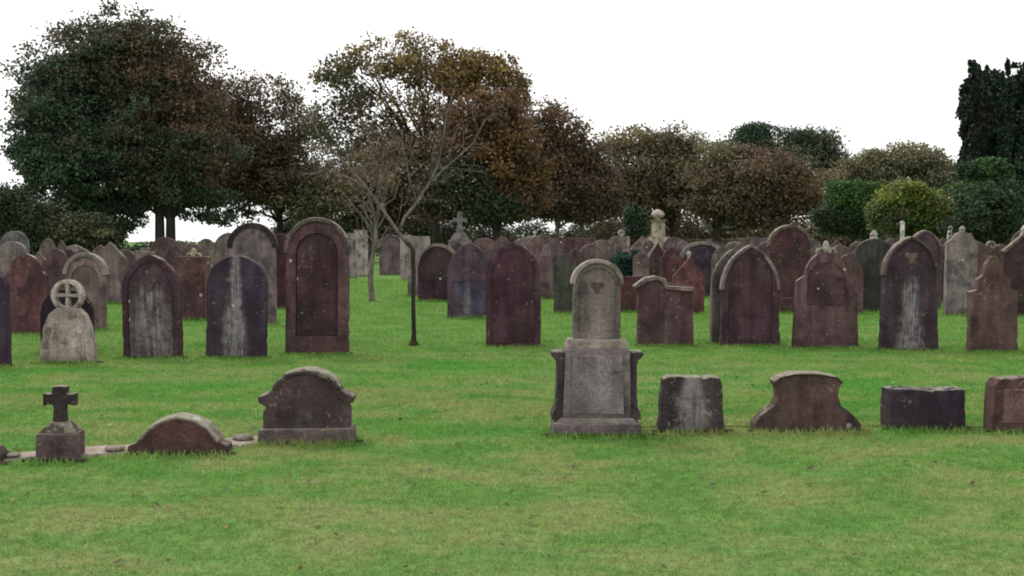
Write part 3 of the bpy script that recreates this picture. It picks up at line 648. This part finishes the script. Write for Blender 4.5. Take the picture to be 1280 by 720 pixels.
HS(1016, 370, 301, 20, 'gothic', (.14, .11, .1), 'grey-brown pointed stone just right of the tall dark red round one', rise=.7)
HS(1050, 376, 309, 24, 'round', (.14, .105, .095), 'tan round stone above the right shoulder of the scroll-topped headstone')
HS(1074, 378, 312, 22, 'gothic', (.1, .07, .066), 'dark pointed stone against the left side of the mossy green stone', rise=.7)
HS(1108, 374, 306, 22, 'gable', (.12, .088, .085), 'brown gabled stone between the mossy green stone and the pale-streaked dark one', rise=.5)
HS(1173, 378, 308, 20, 'round', (.1, .068, .07), 'dark round stone in the slot right of the mauve pointed one')
HS(1187, 364, 301, 18, 'gothic', (.14, .11, .1), 'small pale brown pointed stone near the tilted white post', rise=.8)
HS(1214, 374, 306, 22, 'peak', (.135, .09, .085), 'rosy peaked stone between the broken ornamented stone and the tan-topped one', rise=.6)
HS(1250, 376, 308, 22, 'round', (.12, .07, .066), 'red round stone behind the right side of the stepped headstone')

# slim posts, cream pedestal, stone cross, far wall
def post(x, b, t, w, tilt, label):
    p = on_ground(x, b); px = p.y / F; h = at(x, t, p.y).z
    root = empty('stone_post', (p.x, p.y, 0), (0, R(tilt), 0)); tag(root, label, 'post', 'slim white posts')
    part('shaft', MB().frustum(w * px, w * px, w * px * .85, w * px * .85, -.1, h - .1).mesh('shaft', .01), root, (.42, .4, .37))
    part('cap', MB().frustum(w * px * 1.1, w * px * 1.1, w * px * .3, w * px * .3, h - .098, h).mesh('cap', .01), root, (.45, .43, .4))
post(1127, 350, 276, 5, 0, 'upright white post rising behind the pale-streaked dark headstone')
post(1177, 350, 281, 5, 9, 'tilted white post beside the broken ornamented grey stone')
def pedestal():
    p = on_ground(822, 340); px = p.y / F; z = lambda y: at(822, y, p.y).z; g = lambda a: a * px
    root = empty('pedestal_monument', (p.x, p.y, 0)); tag(root, 'cream pedestal monument with a domed urn, in front of the brown trees', 'monument')
    c = (.24, .21, .15)
    part('base', MB().frustum(g(34), g(34), g(26), g(26), -.1, z(296)).mesh('base', .02), root, c)
    part('shaft', MB().frustum(g(17), g(17), g(15), g(15), z(296) + .002, z(278)).mesh('shaft', .02), root, c)
    part('cornice', MB().frustum(g(15), g(15), g(20), g(20), z(278) + .002, z(275)).mesh('cornice', .01), root, (.26, .23, .17))
    zz = z(275) + .002
    part('urn', MB().lathe([(g(4), zz), (g(3), zz + g(2)), (g(8), zz + g(5)), (g(8.5), zz + g(8)), (g(6), zz + g(11)), (g(2), zz + g(13))]).mesh('urn', 0, smooth=True), root, (.3, .27, .21))
pedestal()
def tall_cross():
    p = on_ground(575, 346); px = p.y / F; z = lambda y: at(575, y, p.y).z; g = lambda a: a * px
    root = empty('grave_cross', (p.x, p.y, 0)); tag(root, 'tall grey memorial cross above the drip-streaked headstone', 'cross')
    c = (.115, .105, .1)
    part('base', MB().frustum(g(36), g(30), g(28), g(22), -.1, z(300)).frustum(g(24), g(18), g(14), g(12), z(300) + .002, z(291)).mesh('base', .02), root, c)
    part('shaft', MB().frustum(g(9), g(7), g(6), g(5), z(291) + .002, z(281)).mesh('shaft', .02), root, c)
    part('cross', MB().prism([(g(x), z(y)) for x, y in ((-3, 281), (3, 281), (3.4, 277), (9, 278), (9, 272), (3.4, 273), (3, 265), (-3, 265), (-3.4, 273), (-9, 272), (-9, 278), (-3.4, 277))], -g(3), g(3)).mesh('cross', .02), root, c)
tall_cross()
def far_wall():
    root = empty('stone_wall', (16.2, 88, 0)); tag(root, 'pale stone boundary wall glimpsed between trunks behind the far graves', 'wall')
    L = 9.5
    part('wall', MB().box(-L / 2, L / 2, -.2, .2, -.1, 1.6).mesh('wall', .03), root, (.15, .13, .1))
    part('coping', MB().box(-L / 2 - .1, L / 2 + .1, -.28, .28, 1.602, 1.75).mesh('coping', .03), root, (.13, .12, .1))
far_wall()

# ------------------------------------------------------------------ trees
def crown_arrays(blobs, d, leaf, up=0.0):
    """blobs: (px, py, rx, ry, leaves, colours, clump, dy): ellipsoids of foliage, each filled with many leaf clumps"""
    Ps, Us, Ws, Ts, tips = [], [], [], [], []
    for bl in blobs:
        px, py, rx, ry, n, pal, dy = bl[:7]; cl = bl[7] if len(bl) > 7 else 1.0
        c = np.array(at(px, py, d + dy)); m = (d + dy) / F; rad = np.array([rx * m, min(rx, ry * 1.2) * m * .85, ry * m])
        n = int(n * (3.6 if cl <= 1.0 else 2.3)); lf = leaf * .78; nc = max(6, int(n / 95)); v = rng.normal(size=(nc, 3)); v /= np.linalg.norm(v, axis=1)[:, None]
        r = rng.random(nc) ** (1 / 2.3); lump = 1 + .2 * np.sin(v[:, 0] * 5 + px) * np.cos(v[:, 2] * 6 + py) + .17 * np.sin(v[:, 0] * 11 + v[:, 1] * 9 + py) * np.sin(v[:, 2] * 12 + px) + .07 * np.sin(v[:, 0] * 23 + v[:, 2] * 19 + py)
        cc = c + v * (r * lump)[:, None] * rad
        cr = rng.uniform(.26, .6, nc) * cl * (1.0 if d < 40 else max(.8, d / 62)); k = rng.integers(0, nc, n)
        g = np.clip(rng.normal(size=(n, 3)), -1.5, 1.5) * np.array([1, 1, .62])
        P = cc[k] + g * cr[k][:, None]
        q = (P - c) / rad; qn = np.linalg.norm(q, axis=1); lim = lump[k] * (.84 + .34 * rng.random(n) ** 1.8); f_ = np.where(qn > lim, lim / np.maximum(qn, 1e-6), 1.0)
        P = c + q * f_[:, None] * rad
        nr = rng.normal(size=(n, 3)) + v[k] * .7 + np.array([0, 0, .5]); nr /= np.linalg.norm(nr, axis=1)[:, None]
        a = rng.normal(size=(n, 3)) + np.array([0, 0, up]); a -= nr * (a * nr).sum(1)[:, None]; a /= np.linalg.norm(a, axis=1)[:, None]
        b = np.cross(nr, a); s = lf * rng.uniform(.6, 1.35, n)
        pal = np.array(pal); ci = pal[rng.integers(0, len(pal), nc)]; lv = pal[rng.integers(0, len(pal), n)]
        t = (.6 * ci[k] + .4 * lv) * (rng.uniform(.8, 1.2, nc)[k] * rng.uniform(.75, 1.25, n))[:, None]
        Ps.append(P); Us.append(a * s[:, None] * .5); Ws.append(b * s[:, None] * .36); Ts.append(t); tips.append(cc)
    return [np.concatenate(q) for q in (Ps, Us, Ws, Ts)], tips
def limb(mb, a, b, r0, r1, n=5, wob=.12, seg=6):
    a, b = Vector(a), Vector(b); L = (b - a).length; pts, rad = [], []
    for i in range(n + 1):
        t = i / n; p = a.lerp(b, t); k = math.sin(math.pi * t)
        p += Vector((random.uniform(-1, 1), random.uniform(-1, 1), random.uniform(-.3, 1))) * wob * L * .5 * k
        pts.append(p); rad.append(r0 + (r1 - r0) * t)
    mb.tube(pts, rad, seg); return pts
def tree(name, label, cat, d, trunks, blobs, leaf=.22, fork=230, bark=None, mat=None, nlimb=26, up=0.0, group=None, r=.3, limbr=.07, cname='crown'):
    x0 = trunks[0]; base = at(x0, 300, d); root = empty(name, (base.x, d, 0)); tag(root, label, cat, group)
    (P, U, W, T), tips = crown_arrays(blobs, d, leaf, up)
    o = np.array(root.location); me = tri_object(cname, P - o, U, W, T, mat or LEAF, True); link(cname, me, None, root)
    mb = MB(); allt = np.concatenate(tips)
    for tx in trunks:
        f = at(tx + random.uniform(-4, 4), fork, d); g = at(tx, 300, d); g.z = -.2
        pts = [g, g.lerp(f, .04), g.lerp(f, .35), g.lerp(f, .7), f]; pts = [p - root.location for p in pts]
        mb.tube(pts, [r * 1.6, r * 1.15, r * .95, r * .85, r * .7], 10)
        sel = rng.choice(len(allt), min(nlimb, len(allt)), replace=False)
        for i in sel:
            t = Vector(allt[i]) - root.location; s = pts[2].lerp(pts[4], random.uniform(.3, 1))
            mid = s.lerp(t, .45); mid.z += .12 * (t - s).length
            limb(mb, s, mid, limbr * 1.6, limbr, 4, .15); limb(mb, mid, t, limbr, limbr * .25, 4, .2)
    link('trunk', mb.mesh('trunk', 0, smooth=True), bark or BARK, root)
    return root
DG = [(0.0347, 0.0616, 0.0327), (0.0485, 0.0815, 0.0386), (0.0606, 0.0906, 0.0505), (0.0382, 0.0544, 0.0327)]
TEAL = [(0.033, 0.0603, 0.0396), (0.0561, 0.0952, 0.0554), (0.0743, 0.119, 0.0726), (0.0413, 0.0635, 0.0396)]
BR = [(0.1406, 0.0891, 0.0583), (0.1055, 0.0749, 0.0475), (0.1758, 0.1171, 0.0756), (0.0938, 0.0797, 0.0475)]
DBR = [(0.0907, 0.0622, 0.0478), (0.1166, 0.0829, 0.0598), (0.0778, 0.0674, 0.0478)]
RB = [(0.1558, 0.0805, 0.0386), (0.1193, 0.069, 0.0386), (0.1834, 0.1056, 0.0438), (0.0918, 0.0614, 0.0386)]
YB = [(0.2691, 0.1907, 0.0693), (0.2018, 0.1458, 0.0594), (0.1682, 0.1346, 0.0594), (0.1346, 0.101, 0.0554)]
OR = [(0.2656, 0.1571, 0.0424), (0.2125, 0.1201, 0.0373), (0.1594, 0.1109, 0.0424)]
OL = [(0.1463, 0.1511, 0.0766), (0.195, 0.1829, 0.1013), (0.1219, 0.1219, 0.0674), (0.2194, 0.195, 0.1126)]
GRN = [(0.0536, 0.1224, 0.0297), (0.0803, 0.1631, 0.0416), (0.0447, 0.0897, 0.0297)]
YG = [(0.2, 0.2392, 0.0398), (0.15, 0.2009, 0.0398), (0.1001, 0.1531, 0.0351), (0.2401, 0.2489, 0.0479)]
YEW = [(0.014, 0.0334, 0.0195), (0.0199, 0.0447, 0.0234), (0.0257, 0.0447, 0.0286)]
YEWP = [(0.042, 0.027, 0.036), (0.03, 0.027, 0.03)]

tree('broad_tree', 'biggest dark round-crowned tree, green on one flank and brown at the top', 'tree', 70, [200, 213], [
    (150, 72, 92, 56, 7000, BR + DG, 0), (80, 125, 66, 58, 5200, TEAL + DG + BR[:1], 0), (205, 110, 75, 66, 6000, BR, 1), (105, 205, 86, 56, 6500, TEAL + DG, -1), (200, 205, 80, 52, 5500, DG + DBR, 0),
    (50, 185, 44, 50, 2600, TEAL + DG, 0), (120, 130, 110, 95, 5000, DG + TEAL + BR[:2], 1), (170, 180, 120, 85, 5000, DG + DBR, 1), (150, 150, 95, 80, 6500, DG + DBR, 3), (245, 170, 38, 66, 3000, BR, 0), (130, 255, 78, 18, 2400, DG, 0), (235, 248, 62, 14, 1900, DG, 0), (165, 278, 24, 16, 300, DG, 0, .7), (255, 268, 50, 12, 300, DG, 0, .7)],
    leaf=.26, fork=235, r=.32, nlimb=22)
tree('broad_tree', 'rusty brown tree with a thin airy top leaning against the biggest dark tree', 'tree', 82, [352], [
    (300, 165, 48, 70, 4200, BR, 0), (345, 215, 52, 52, 3800, BR + DBR, 0), (290, 230, 45, 36, 2400, BR + DBR, 0), (345, 118, 30, 34, 750, BR, 0, 1.5), (385, 165, 34, 46, 900, BR + OL, 0, 1.5), (395, 245, 55, 42, 3200, DBR + OL, 0), (295, 272, 44, 14, 220, DG, 0, .6), (320, 180, 80, 78, 2600, BR + DBR, 1)], leaf=.27, fork=240, r=.25)
tree('autumn_tree', 'tall thinning autumn tree with yellow-brown leaves and bright sky showing through', 'tree', 66, [545], [
    (505, 78, 78, 36, 2100, YB, 0, 1.1), (430, 105, 45, 46, 1300, YB + DG, 0, 1.1), (585, 92, 58, 36, 2300, OR + YB, 0), (520, 140, 105, 46, 1500, YB + BR, 0, 1.3), (636, 125, 32, 40, 800, YB + BR, 0), (460, 170, 60, 40, 900, BR + DG, 0, 1.4), (410, 160, 30, 40, 500, DG + BR, 0, 1.3), (545, 190, 50, 40, 1000, BR, 0, 1.2), (625, 75, 24, 24, 90, BR, 0, 1.5)], leaf=.25, fork=215, r=.24, nlimb=46, limbr=.06)
tree('autumn_tree', 'dense rust-red tree with dark green lower growth behind the sapling', 'tree', 61, [622], [
    (608, 165, 58, 54, 4600, RB, 0), (640, 205, 44, 56, 3600, RB, 0), (580, 228, 56, 40, 2600, DG + DBR, 0), (605, 255, 68, 34, 3400, DG + DBR, 0), (615, 205, 66, 80, 3200, RB + DBR, 1), (655, 245, 30, 30, 1200, RB + DBR, 0), (545, 250, 34, 30, 1000, DBR, 0)], leaf=.24, fork=240, r=.22)
tree('broad_tree', 'dusky brown tree filling the shade behind the sapling fork', 'tree', 86, [460], [
    (470, 222, 78, 46, 4200, DBR + BR, 0), (490, 178, 70, 34, 1500, BR, 2, 1.2), (425, 235, 46, 40, 2200, DBR + OL, 0), (530, 245, 55, 36, 2400, DBR, 0), (480, 265, 80, 22, 2200, DBR, 0)], leaf=.28, fork=262, r=.22)
tree('slender_tree', 'reddish-brown tree standing on two thin pale trunks', 'tree', 76, [699, 726], [
    (700, 185, 38, 58, 2800, BR + RB, 0), (690, 232, 44, 40, 2400, BR + DBR, 0), (740, 232, 40, 42, 2200, BR + DBR, 0), (668, 150, 24, 34, 700, BR, 0, 1.2), (720, 258, 66, 24, 2600, DBR, 0), (735, 190, 24, 24, 600, BR, 0, 1.3), (712, 222, 70, 66, 3000, BR + DBR, 1)], leaf=.26, fork=255, bark=PALEBARK, r=.13, nlimb=14)
tree('broad_tree', 'olive-topped brown tree with a ragged see-through crown, middle of the treeline', 'tree', 88, [842], [
    (800, 178, 48, 22, 1300, OL + YB, 0, 1.1), (850, 195, 40, 36, 2000, BR + OL, 0), (822, 238, 52, 36, 2800, DBR + BR, 0), (768, 192, 22, 30, 600, OL, 0, 1.3), (790, 215, 34, 30, 800, BR + OL, 0, 1.2), (870, 240, 30, 36, 1300, BR, 0), (775, 245, 26, 26, 900, DBR, 0), (815, 226, 84, 58, 3600, BR + OL, 1)], leaf=.28, fork=255, r=.2)
tree('broad_tree', 'low spreading brown tree with a dark stout trunk, right of the treeline middle', 'tree', 80, [898], [
    (945, 225, 55, 40, 3600, BR, 0), (905, 238, 40, 38, 2200, BR + OL, 0), (985, 240, 40, 38, 2500, BR + RB, 0), (890, 192, 22, 18, 420, OL, 0, 1.2), (950, 262, 95, 30, 3200, BR + DBR, 0), (925, 232, 84, 52, 3000, BR + OL, 1)], leaf=.27, fork=262, r=.3)
tree('broad_tree', 'dark green far tree with a flat humped top above the brown trees', 'tree', 125, [985], [
    (945, 168, 32, 15, 1300, TEAL, 0), (1005, 182, 44, 22, 2400, DG + TEAL, 0), (985, 215, 95, 46, 4200, DG + OL, 0), (930, 190, 44, 22, 1500, DG + OL, 0), (1040, 205, 24, 24, 900, DG, 0)], leaf=.36, fork=240, r=.3)
tree('broad_tree', 'olive-grey far tree behind the green bushes', 'tree', 118, [1130], [
    (1140, 203, 50, 24, 2800, OL, 0), (1092, 212, 42, 26, 2200, OL, 0), (1180, 222, 30, 26, 1600, OL, 0), (1130, 235, 100, 42, 4200, OL + DG, 0), (1050, 240, 60, 40, 2000, OL + BR, 1)], leaf=.36, fork=262, r=.28)
tree('bush', 'rounded mid-green bush in front of the olive-grey far tree', 'bush', 62, [1068], [
    (1066, 248, 36, 24, 3000, GRN, 0, .8), (1090, 265, 30, 22, 1800, GRN + DG, 0, .8), (1045, 272, 30, 20, 1500, DG, 0, .8), (1075, 270, 56, 32, 2200, DG + GRN, .5, .8)], leaf=.2, fork=270, r=.1, nlimb=12, cname='foliage')
tree('bush', 'yellow-green bush with a bent pale stem beside the dark yew', 'bush', 56, [1110], [
    (1135, 250, 40, 22, 2800, YG, 0, .8), (1165, 268, 34, 22, 2000, GRN + YG, 0, .8), (1112, 268, 30, 22, 1400, OL + GRN, 0, .8), (1175, 280, 46, 22, 1800, DG + OL, 0, .8), (1140, 265, 60, 34, 2200, YG + GRN + OL, .5, .8)], leaf=.19, fork=272, r=.08, nlimb=12, bark=PALEBARK, cname='foliage')
yb = []
for i, xx in enumerate(np.arange(1207, 1345, 8.0)):
    tp = 90 + random.uniform(-6, 6) + (16 if i == 0 else 0); dy = random.uniform(-2.5, 2.5)
    for j in range(6):
        cy = tp + 26 + j * 36; yb.append((xx + (3 if j < 2 else -1 if i == 0 and j > 1 else 0) + random.uniform(-2, 2), cy, 7 + random.uniform(0, 2.5), 30, 560, YEWP + YEW if i < 3 and j < 4 else YEW, dy + random.uniform(-.6, .6), .5))
    for k in range(2): yb.append((xx + random.uniform(-5, 5), tp + random.uniform(-2, 8), 2.6, 10, 60, YEW, dy + random.uniform(-1, 1), .18))
yb += [(1262, 190, 56, 96, 5200, YEW, 0, .6), (1285, 220, 60, 90, 3600, YEW, 1, .6)]
tree('yew_tree', 'nearly black columnar yew with a ragged flat top', 'tree', 50, [1255], yb, leaf=.19, fork=200, mat=NEEDLE, up=2.2, r=.3, nlimb=20)
tree('bush', 'dark green lobed shrub at the foot of the yew', 'bush', 46, [1235], [
    (1230, 212, 28, 14, 1500, GRN + DG, 0, .6), (1225, 238, 36, 15, 1800, GRN + DG, 0, .6), (1245, 268, 46, 24, 2600, DG, 1, .7), (1285, 240, 40, 40, 2200, DG, 2, .7), (1222, 290, 40, 18, 1800, DG, 1, .7), (1238, 256, 50, 30, 2600, DG + GRN[:1], -1.3, .7), (1232, 284, 46, 22, 1800, DG, -1.2, .7), (1270, 290, 40, 16, 1500, DG, 1, .7)], leaf=.17, fork=270, r=.09, nlimb=12, cname='foliage')
tree('bush', 'black-green conifer shrub behind the sandy gabled stone', 'bush', 58, [793], [
    (793, 272, 13, 20, 1400, YEW + DG, 0, .5), (796, 288, 15, 12, 700, YEW + DG, 0, .5)], leaf=.17, fork=285, mat=NEEDLE, up=1.0, r=.06, nlimb=6, cname='foliage')
tree('bush', 'dark hedge-like bush at the far left under the biggest tree', 'bush', 64, [20], [
    (8, 258, 40, 30, 2600, DG, 0, .9), (45, 275, 40, 24, 2000, DG + DBR, 0, .9), (95, 282, 46, 18, 1900, DG + DBR + OL, 0, .9), (-50, 265, 50, 32, 1900, DG, 0, .9), (118, 290, 20, 10, 500, DG + DBR, 0, .9)], leaf=.23, fork=285, r=.09, nlimb=10, cname='foliage')
g_ = depth_of(384)
tree('bush', 'small glossy holly bush behind the low deep red block', 'bush', g_, [786], [
    (786, 327, 18, 19, 1200, [(.012, .045, .03), (.02, .06, .04), (.03, .075, .055)], 0, .16), (785, 348, 17, 24, 900, [(.012, .04, .026)], 0, .2)], leaf=.075, fork=345, r=.03, nlimb=8, limbr=.012, cname='foliage')
def hedge(x0, x1, top, d, pal, n, label):
    c = at((x0 + x1) / 2, 300, d); root = empty('hedge', (c.x, d, 0)); tag(root, label, 'hedge')
    bl = []; k = int((x1 - x0) / 22)
    for i in range(k):
        x = x0 + (i + .5) * (x1 - x0) / k; fo = 303 + 2240 / d; bl.append((x, (top + fo) / 2 + random.uniform(-3, 5), 20, (fo - top) / 2, n, pal, random.uniform(-1, 1), .9))
    (P, U, W, T), tips = crown_arrays(bl, d, .3)
    link('foliage', tri_object('foliage', P - np.array(root.location), U, W, T, LEAF, True), None, root)
hedge(-160, 146, 262, 92, DG + DBR, 1100, 'dark tall hedge closing the far left behind the biggest tree')
hedge(350, 582, 262, 100, DBR + DG, 1100, 'dark brown hedge under the trees behind the open lawn')
hedge(746, 866, 264, 104, DBR + BR, 1000, 'brown hedge behind the cream pedestal monument')
hedge(866, 1400, 268, 106, DBR + OL, 1000, 'dark olive hedge running behind the right-hand graves')
hedge(582, 760, 279, 112, DG + DBR, 760, 'low dark far hedge under the rust-red tree and the pale twin trunks')
hedge(146, 352, 303, 112, DG, 300, 'very low far hedge seen through the gap under the biggest tree')

# sapling with a dark stem and pale bare fork
def sapling():
    g = on_ground(516, 432); d = g.y; root = empty('bare_sapling', (g.x, d, gh(g.x, d) - .02)); tag(root, 'young bare tree with a pale forked head and dark stem on the open lawn', 'tree')
    q = lambda px, py, dy=0: at(px, py, d + dy) - root.location
    mb = MB(); mb.tube([q(517, 434), q(517.5, 415), q(516.5, 380), q(517, 345), q(516, 312), q(510, 304)], [.05, .036, .034, .034, .036, .04], 8)
    link('trunk', mb.mesh('trunk', 0, smooth=True), BARK, root)
    mb = MB(); mb.tube([q(517, 434), q(517, 430), q(516.5, 426)], [.10, .085, .05], 10)
    link('tree_guard', mb.mesh('tree_guard', 0), EARTH_SHADE, root)
    mb = MB(); rr = random.Random(5)
    def br(pts, r0, r1):
        n = len(pts); mb.tube([q(a, b, c) for a, b, c in pts], [r0 + (r1 - r0) * i / (n - 1) for i in range(n)], 6)
        for i in range(2, n):
            a, b, c = pts[i]; a0, b0, c0 = pts[i - 1]
            for k in range(3):
                u = rr.random(); sx, sy, sd = a0 + (a - a0) * u, b0 + (b - b0) * u, c0 + (c - c0) * u
                ang = math.atan2(b - b0, a - a0) + rr.choice((-1, 1)) * rr.uniform(.35, .9); L = rr.uniform(16, 52)
                e = (sx + L * math.cos(ang), sy + L * math.sin(ang), sd + rr.uniform(-.3, .3)); m = ((sx + e[0]) / 2 + rr.uniform(-3, 3), (sy + e[1]) / 2 + rr.uniform(-3, 3), sd)
                mb.tube([q(sx, sy, sd), q(*m), q(*e)], [.007, .0045, .002], 4)
                for w in range(2):
                    ang2 = ang + rr.uniform(-.7, .7); L2 = rr.uniform(8, 26); mb.tube([q(*m), q(m[0] + L2 * math.cos(ang2), m[1] + L2 * math.sin(ang2), m[2] + rr.uniform(-.2, .2))], [.0035, .0016], 4)
    br([(510, 305, 0), (500, 293, 0), (492, 282, 0), (478, 262, -.1), (462, 240, -.2), (440, 213, -.3), (418, 190, -.3), (398, 168, -.3), (384, 138, -.3)], .036, .009)
    br([(498, 290, 0), (506, 272, .05), (522, 252, .15), (536, 230, .2), (548, 205, .2), (554, 175, .2), (558, 145, .1), (568, 112, .1)], .03, .009)
    br([(536, 232, .2), (552, 214, .25), (572, 197, .3), (592, 178, .3), (606, 150, .3)], .018, .006)
    br([(462, 240, -.2), (440, 224, -.3), (418, 214, -.4), (396, 208, -.4)], .016, .005)
    br([(492, 284, 0), (480, 262, .1), (474, 236, .2), (470, 205, .2), (460, 172, .2), (455, 135, .2)], .016, .005)
    br([(522, 252, .15), (512, 228, .2), (508, 200, .2), (500, 170, .2)], .014, .004)
    link('branches', mb.mesh('branches', 0, smooth=True), PALEBARK, root)
    n = 420; P = []
    for i in range(n):
        a, b = rr.choice([(420, 190), (460, 220), (470, 190), (505, 190), (550, 170), (575, 200), (520, 230), (440, 240)]); p = q(a + rr.gauss(0, 22), b + rr.gauss(0, 20), rr.gauss(0, .4)); P.append(p)
    P = np.array(P); a = rng.normal(size=(n, 3)); a /= np.linalg.norm(a, axis=1)[:, None]; b = np.cross(a, rng.normal(size=(n, 3))); b /= np.linalg.norm(b, axis=1)[:, None]
    link('leaves', tri_object('leaves', P, a * .028, b * .016, np.array(BR)[rng.integers(0, 4, n)] * 1.5, LEAF, True), None, root)
sapling()
def birch():
    g = on_ground(465, 377); d = g.y; root = empty('birch_tree', (g.x, d, -.03)); tag(root, 'slim pale-barked birch growing at the back of the open lawn', 'tree')
    q = lambda px, py, dy=0: at(px, py, d + dy) - root.location
    mb = MB(); mb.tube([q(465, 380), q(465, 372), q(463, 350), q(465, 325), q(470, 300), q(468, 270), q(460, 240)], [.12, .085, .075, .07, .06, .045, .03], 8)
    for e in ((440, 215), (478, 200), (455, 190), (500, 225), (425, 235), (486, 175)):
        limb(mb, q(467, 290), q(e[0], e[1], random.uniform(-.8, .8)), .035, .008, 6, .15)
        limb(mb, q(464, 318), q((e[0] + 464) / 2 + random.uniform(-12, 12), e[1] + 50, random.uniform(-.5, .5)), .02, .005, 5, .2)
    link('trunk', mb.mesh('trunk', 0, smooth=True), PALEBARK, root)
    (P, U, W, T), tips = crown_arrays([(465, 225, 42, 40, 420, BR, 0, .5), (485, 195, 30, 30, 220, BR, 0, .5)], d, .09)
    link('crown', tri_object('crown', P - np.array(root.location), U, W, T, LEAF, True), None, root)
birch()

def contact_shade_strips():  # dark strips that paint a contact shadow in front of the nearer stones
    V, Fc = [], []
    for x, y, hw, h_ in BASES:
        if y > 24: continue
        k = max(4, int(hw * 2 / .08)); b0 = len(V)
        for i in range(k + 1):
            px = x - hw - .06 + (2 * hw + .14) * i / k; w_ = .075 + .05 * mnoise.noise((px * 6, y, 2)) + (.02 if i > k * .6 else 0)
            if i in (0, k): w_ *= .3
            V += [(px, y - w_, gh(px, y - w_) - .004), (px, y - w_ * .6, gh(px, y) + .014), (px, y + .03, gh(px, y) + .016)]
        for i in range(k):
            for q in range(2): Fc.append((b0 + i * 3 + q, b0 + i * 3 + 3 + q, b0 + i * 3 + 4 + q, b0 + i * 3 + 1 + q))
    me = bpy.data.meshes.new('contact_shade'); me.from_pydata(V, [], Fc)
    tag(link('contact_shade', me, EARTH_SHADE), 'painted contact shade in dark strips along the feet of the nearer stones', 'soil', kind='stuff')
make_grass(); make_litter(); contact_shade_strips()

# ------------------------------------------------------------------ light
EL, AZ = R(52), R(-38)          # sun behind thin cloud, behind and left of the graves
w = bpy.data.worlds.new('World'); S.world = w; w.use_nodes = True; t = w.node_tree; t.nodes.clear()
sky = t.nodes.new('ShaderNodeTexSky'); sky.sky_type = 'NISHITA'; sky.sun_disc = False; sky.sun_elevation = EL; sky.sun_rotation = AZ; sky.dust_density = 3
hs = t.nodes.new('ShaderNodeHueSaturation'); hs.inputs['Saturation'].default_value = .12
t.links.new(sky.outputs[0], hs.inputs['Color'])
tc = t.nodes.new('ShaderNodeTexCoord'); nz = t.nodes.new('ShaderNodeTexNoise'); nz.inputs['Scale'].default_value = 2.2; nz.inputs['Detail'].default_value = 5
t.links.new(tc.outputs['Generated'], nz.inputs['Vector'])
mr = t.nodes.new('ShaderNodeMapRange'); mr.inputs[1].default_value = .3; mr.inputs[2].default_value = .7; mr.inputs[3].default_value = 8.5; mr.inputs[4].default_value = 11
t.links.new(nz.outputs[0], mr.inputs[0])
mx = t.nodes.new('ShaderNodeMix'); mx.data_type = 'RGBA'; mx.inputs[0].default_value = .8
cl = t.nodes.new('ShaderNodeVectorMath'); cl.operation = 'SCALE'; cl.inputs[0].default_value = (1, 1, .985); t.links.new(mr.outputs[0], cl.inputs['Scale'])
t.links.new(hs.outputs[0], mx.inputs[6]); t.links.new(cl.outputs[0], mx.inputs[7])
bg = t.nodes.new('ShaderNodeBackground'); bg.inputs[1].default_value = .108; t.links.new(mx.outputs[2], bg.inputs[0])
ow = t.nodes.new('ShaderNodeOutputWorld'); t.links.new(bg.outputs[0], ow.inputs[0])
sl = bpy.data.lights.new('sun', 'SUN'); sl.energy = 1.4; sl.angle = R(13); sl.color = (1, .96, .9)
so = bpy.data.objects.new('sun', sl); C.objects.link(so)
dirv = Vector((math.sin(AZ) * math.cos(EL), math.cos(AZ) * math.cos(EL), math.sin(EL)))
so.rotation_euler = dirv.to_track_quat('Z', 'Y').to_euler(); so.location = dirv * 60

S.view_settings.view_transform = 'Standard'; S.view_settings.look = 'None'; S.view_settings.exposure = .5; S.view_settings.gamma = 1
S.cycles.use_denoising = True; S.cycles.max_bounces = 5; S.cycles.filter_width = 1.9
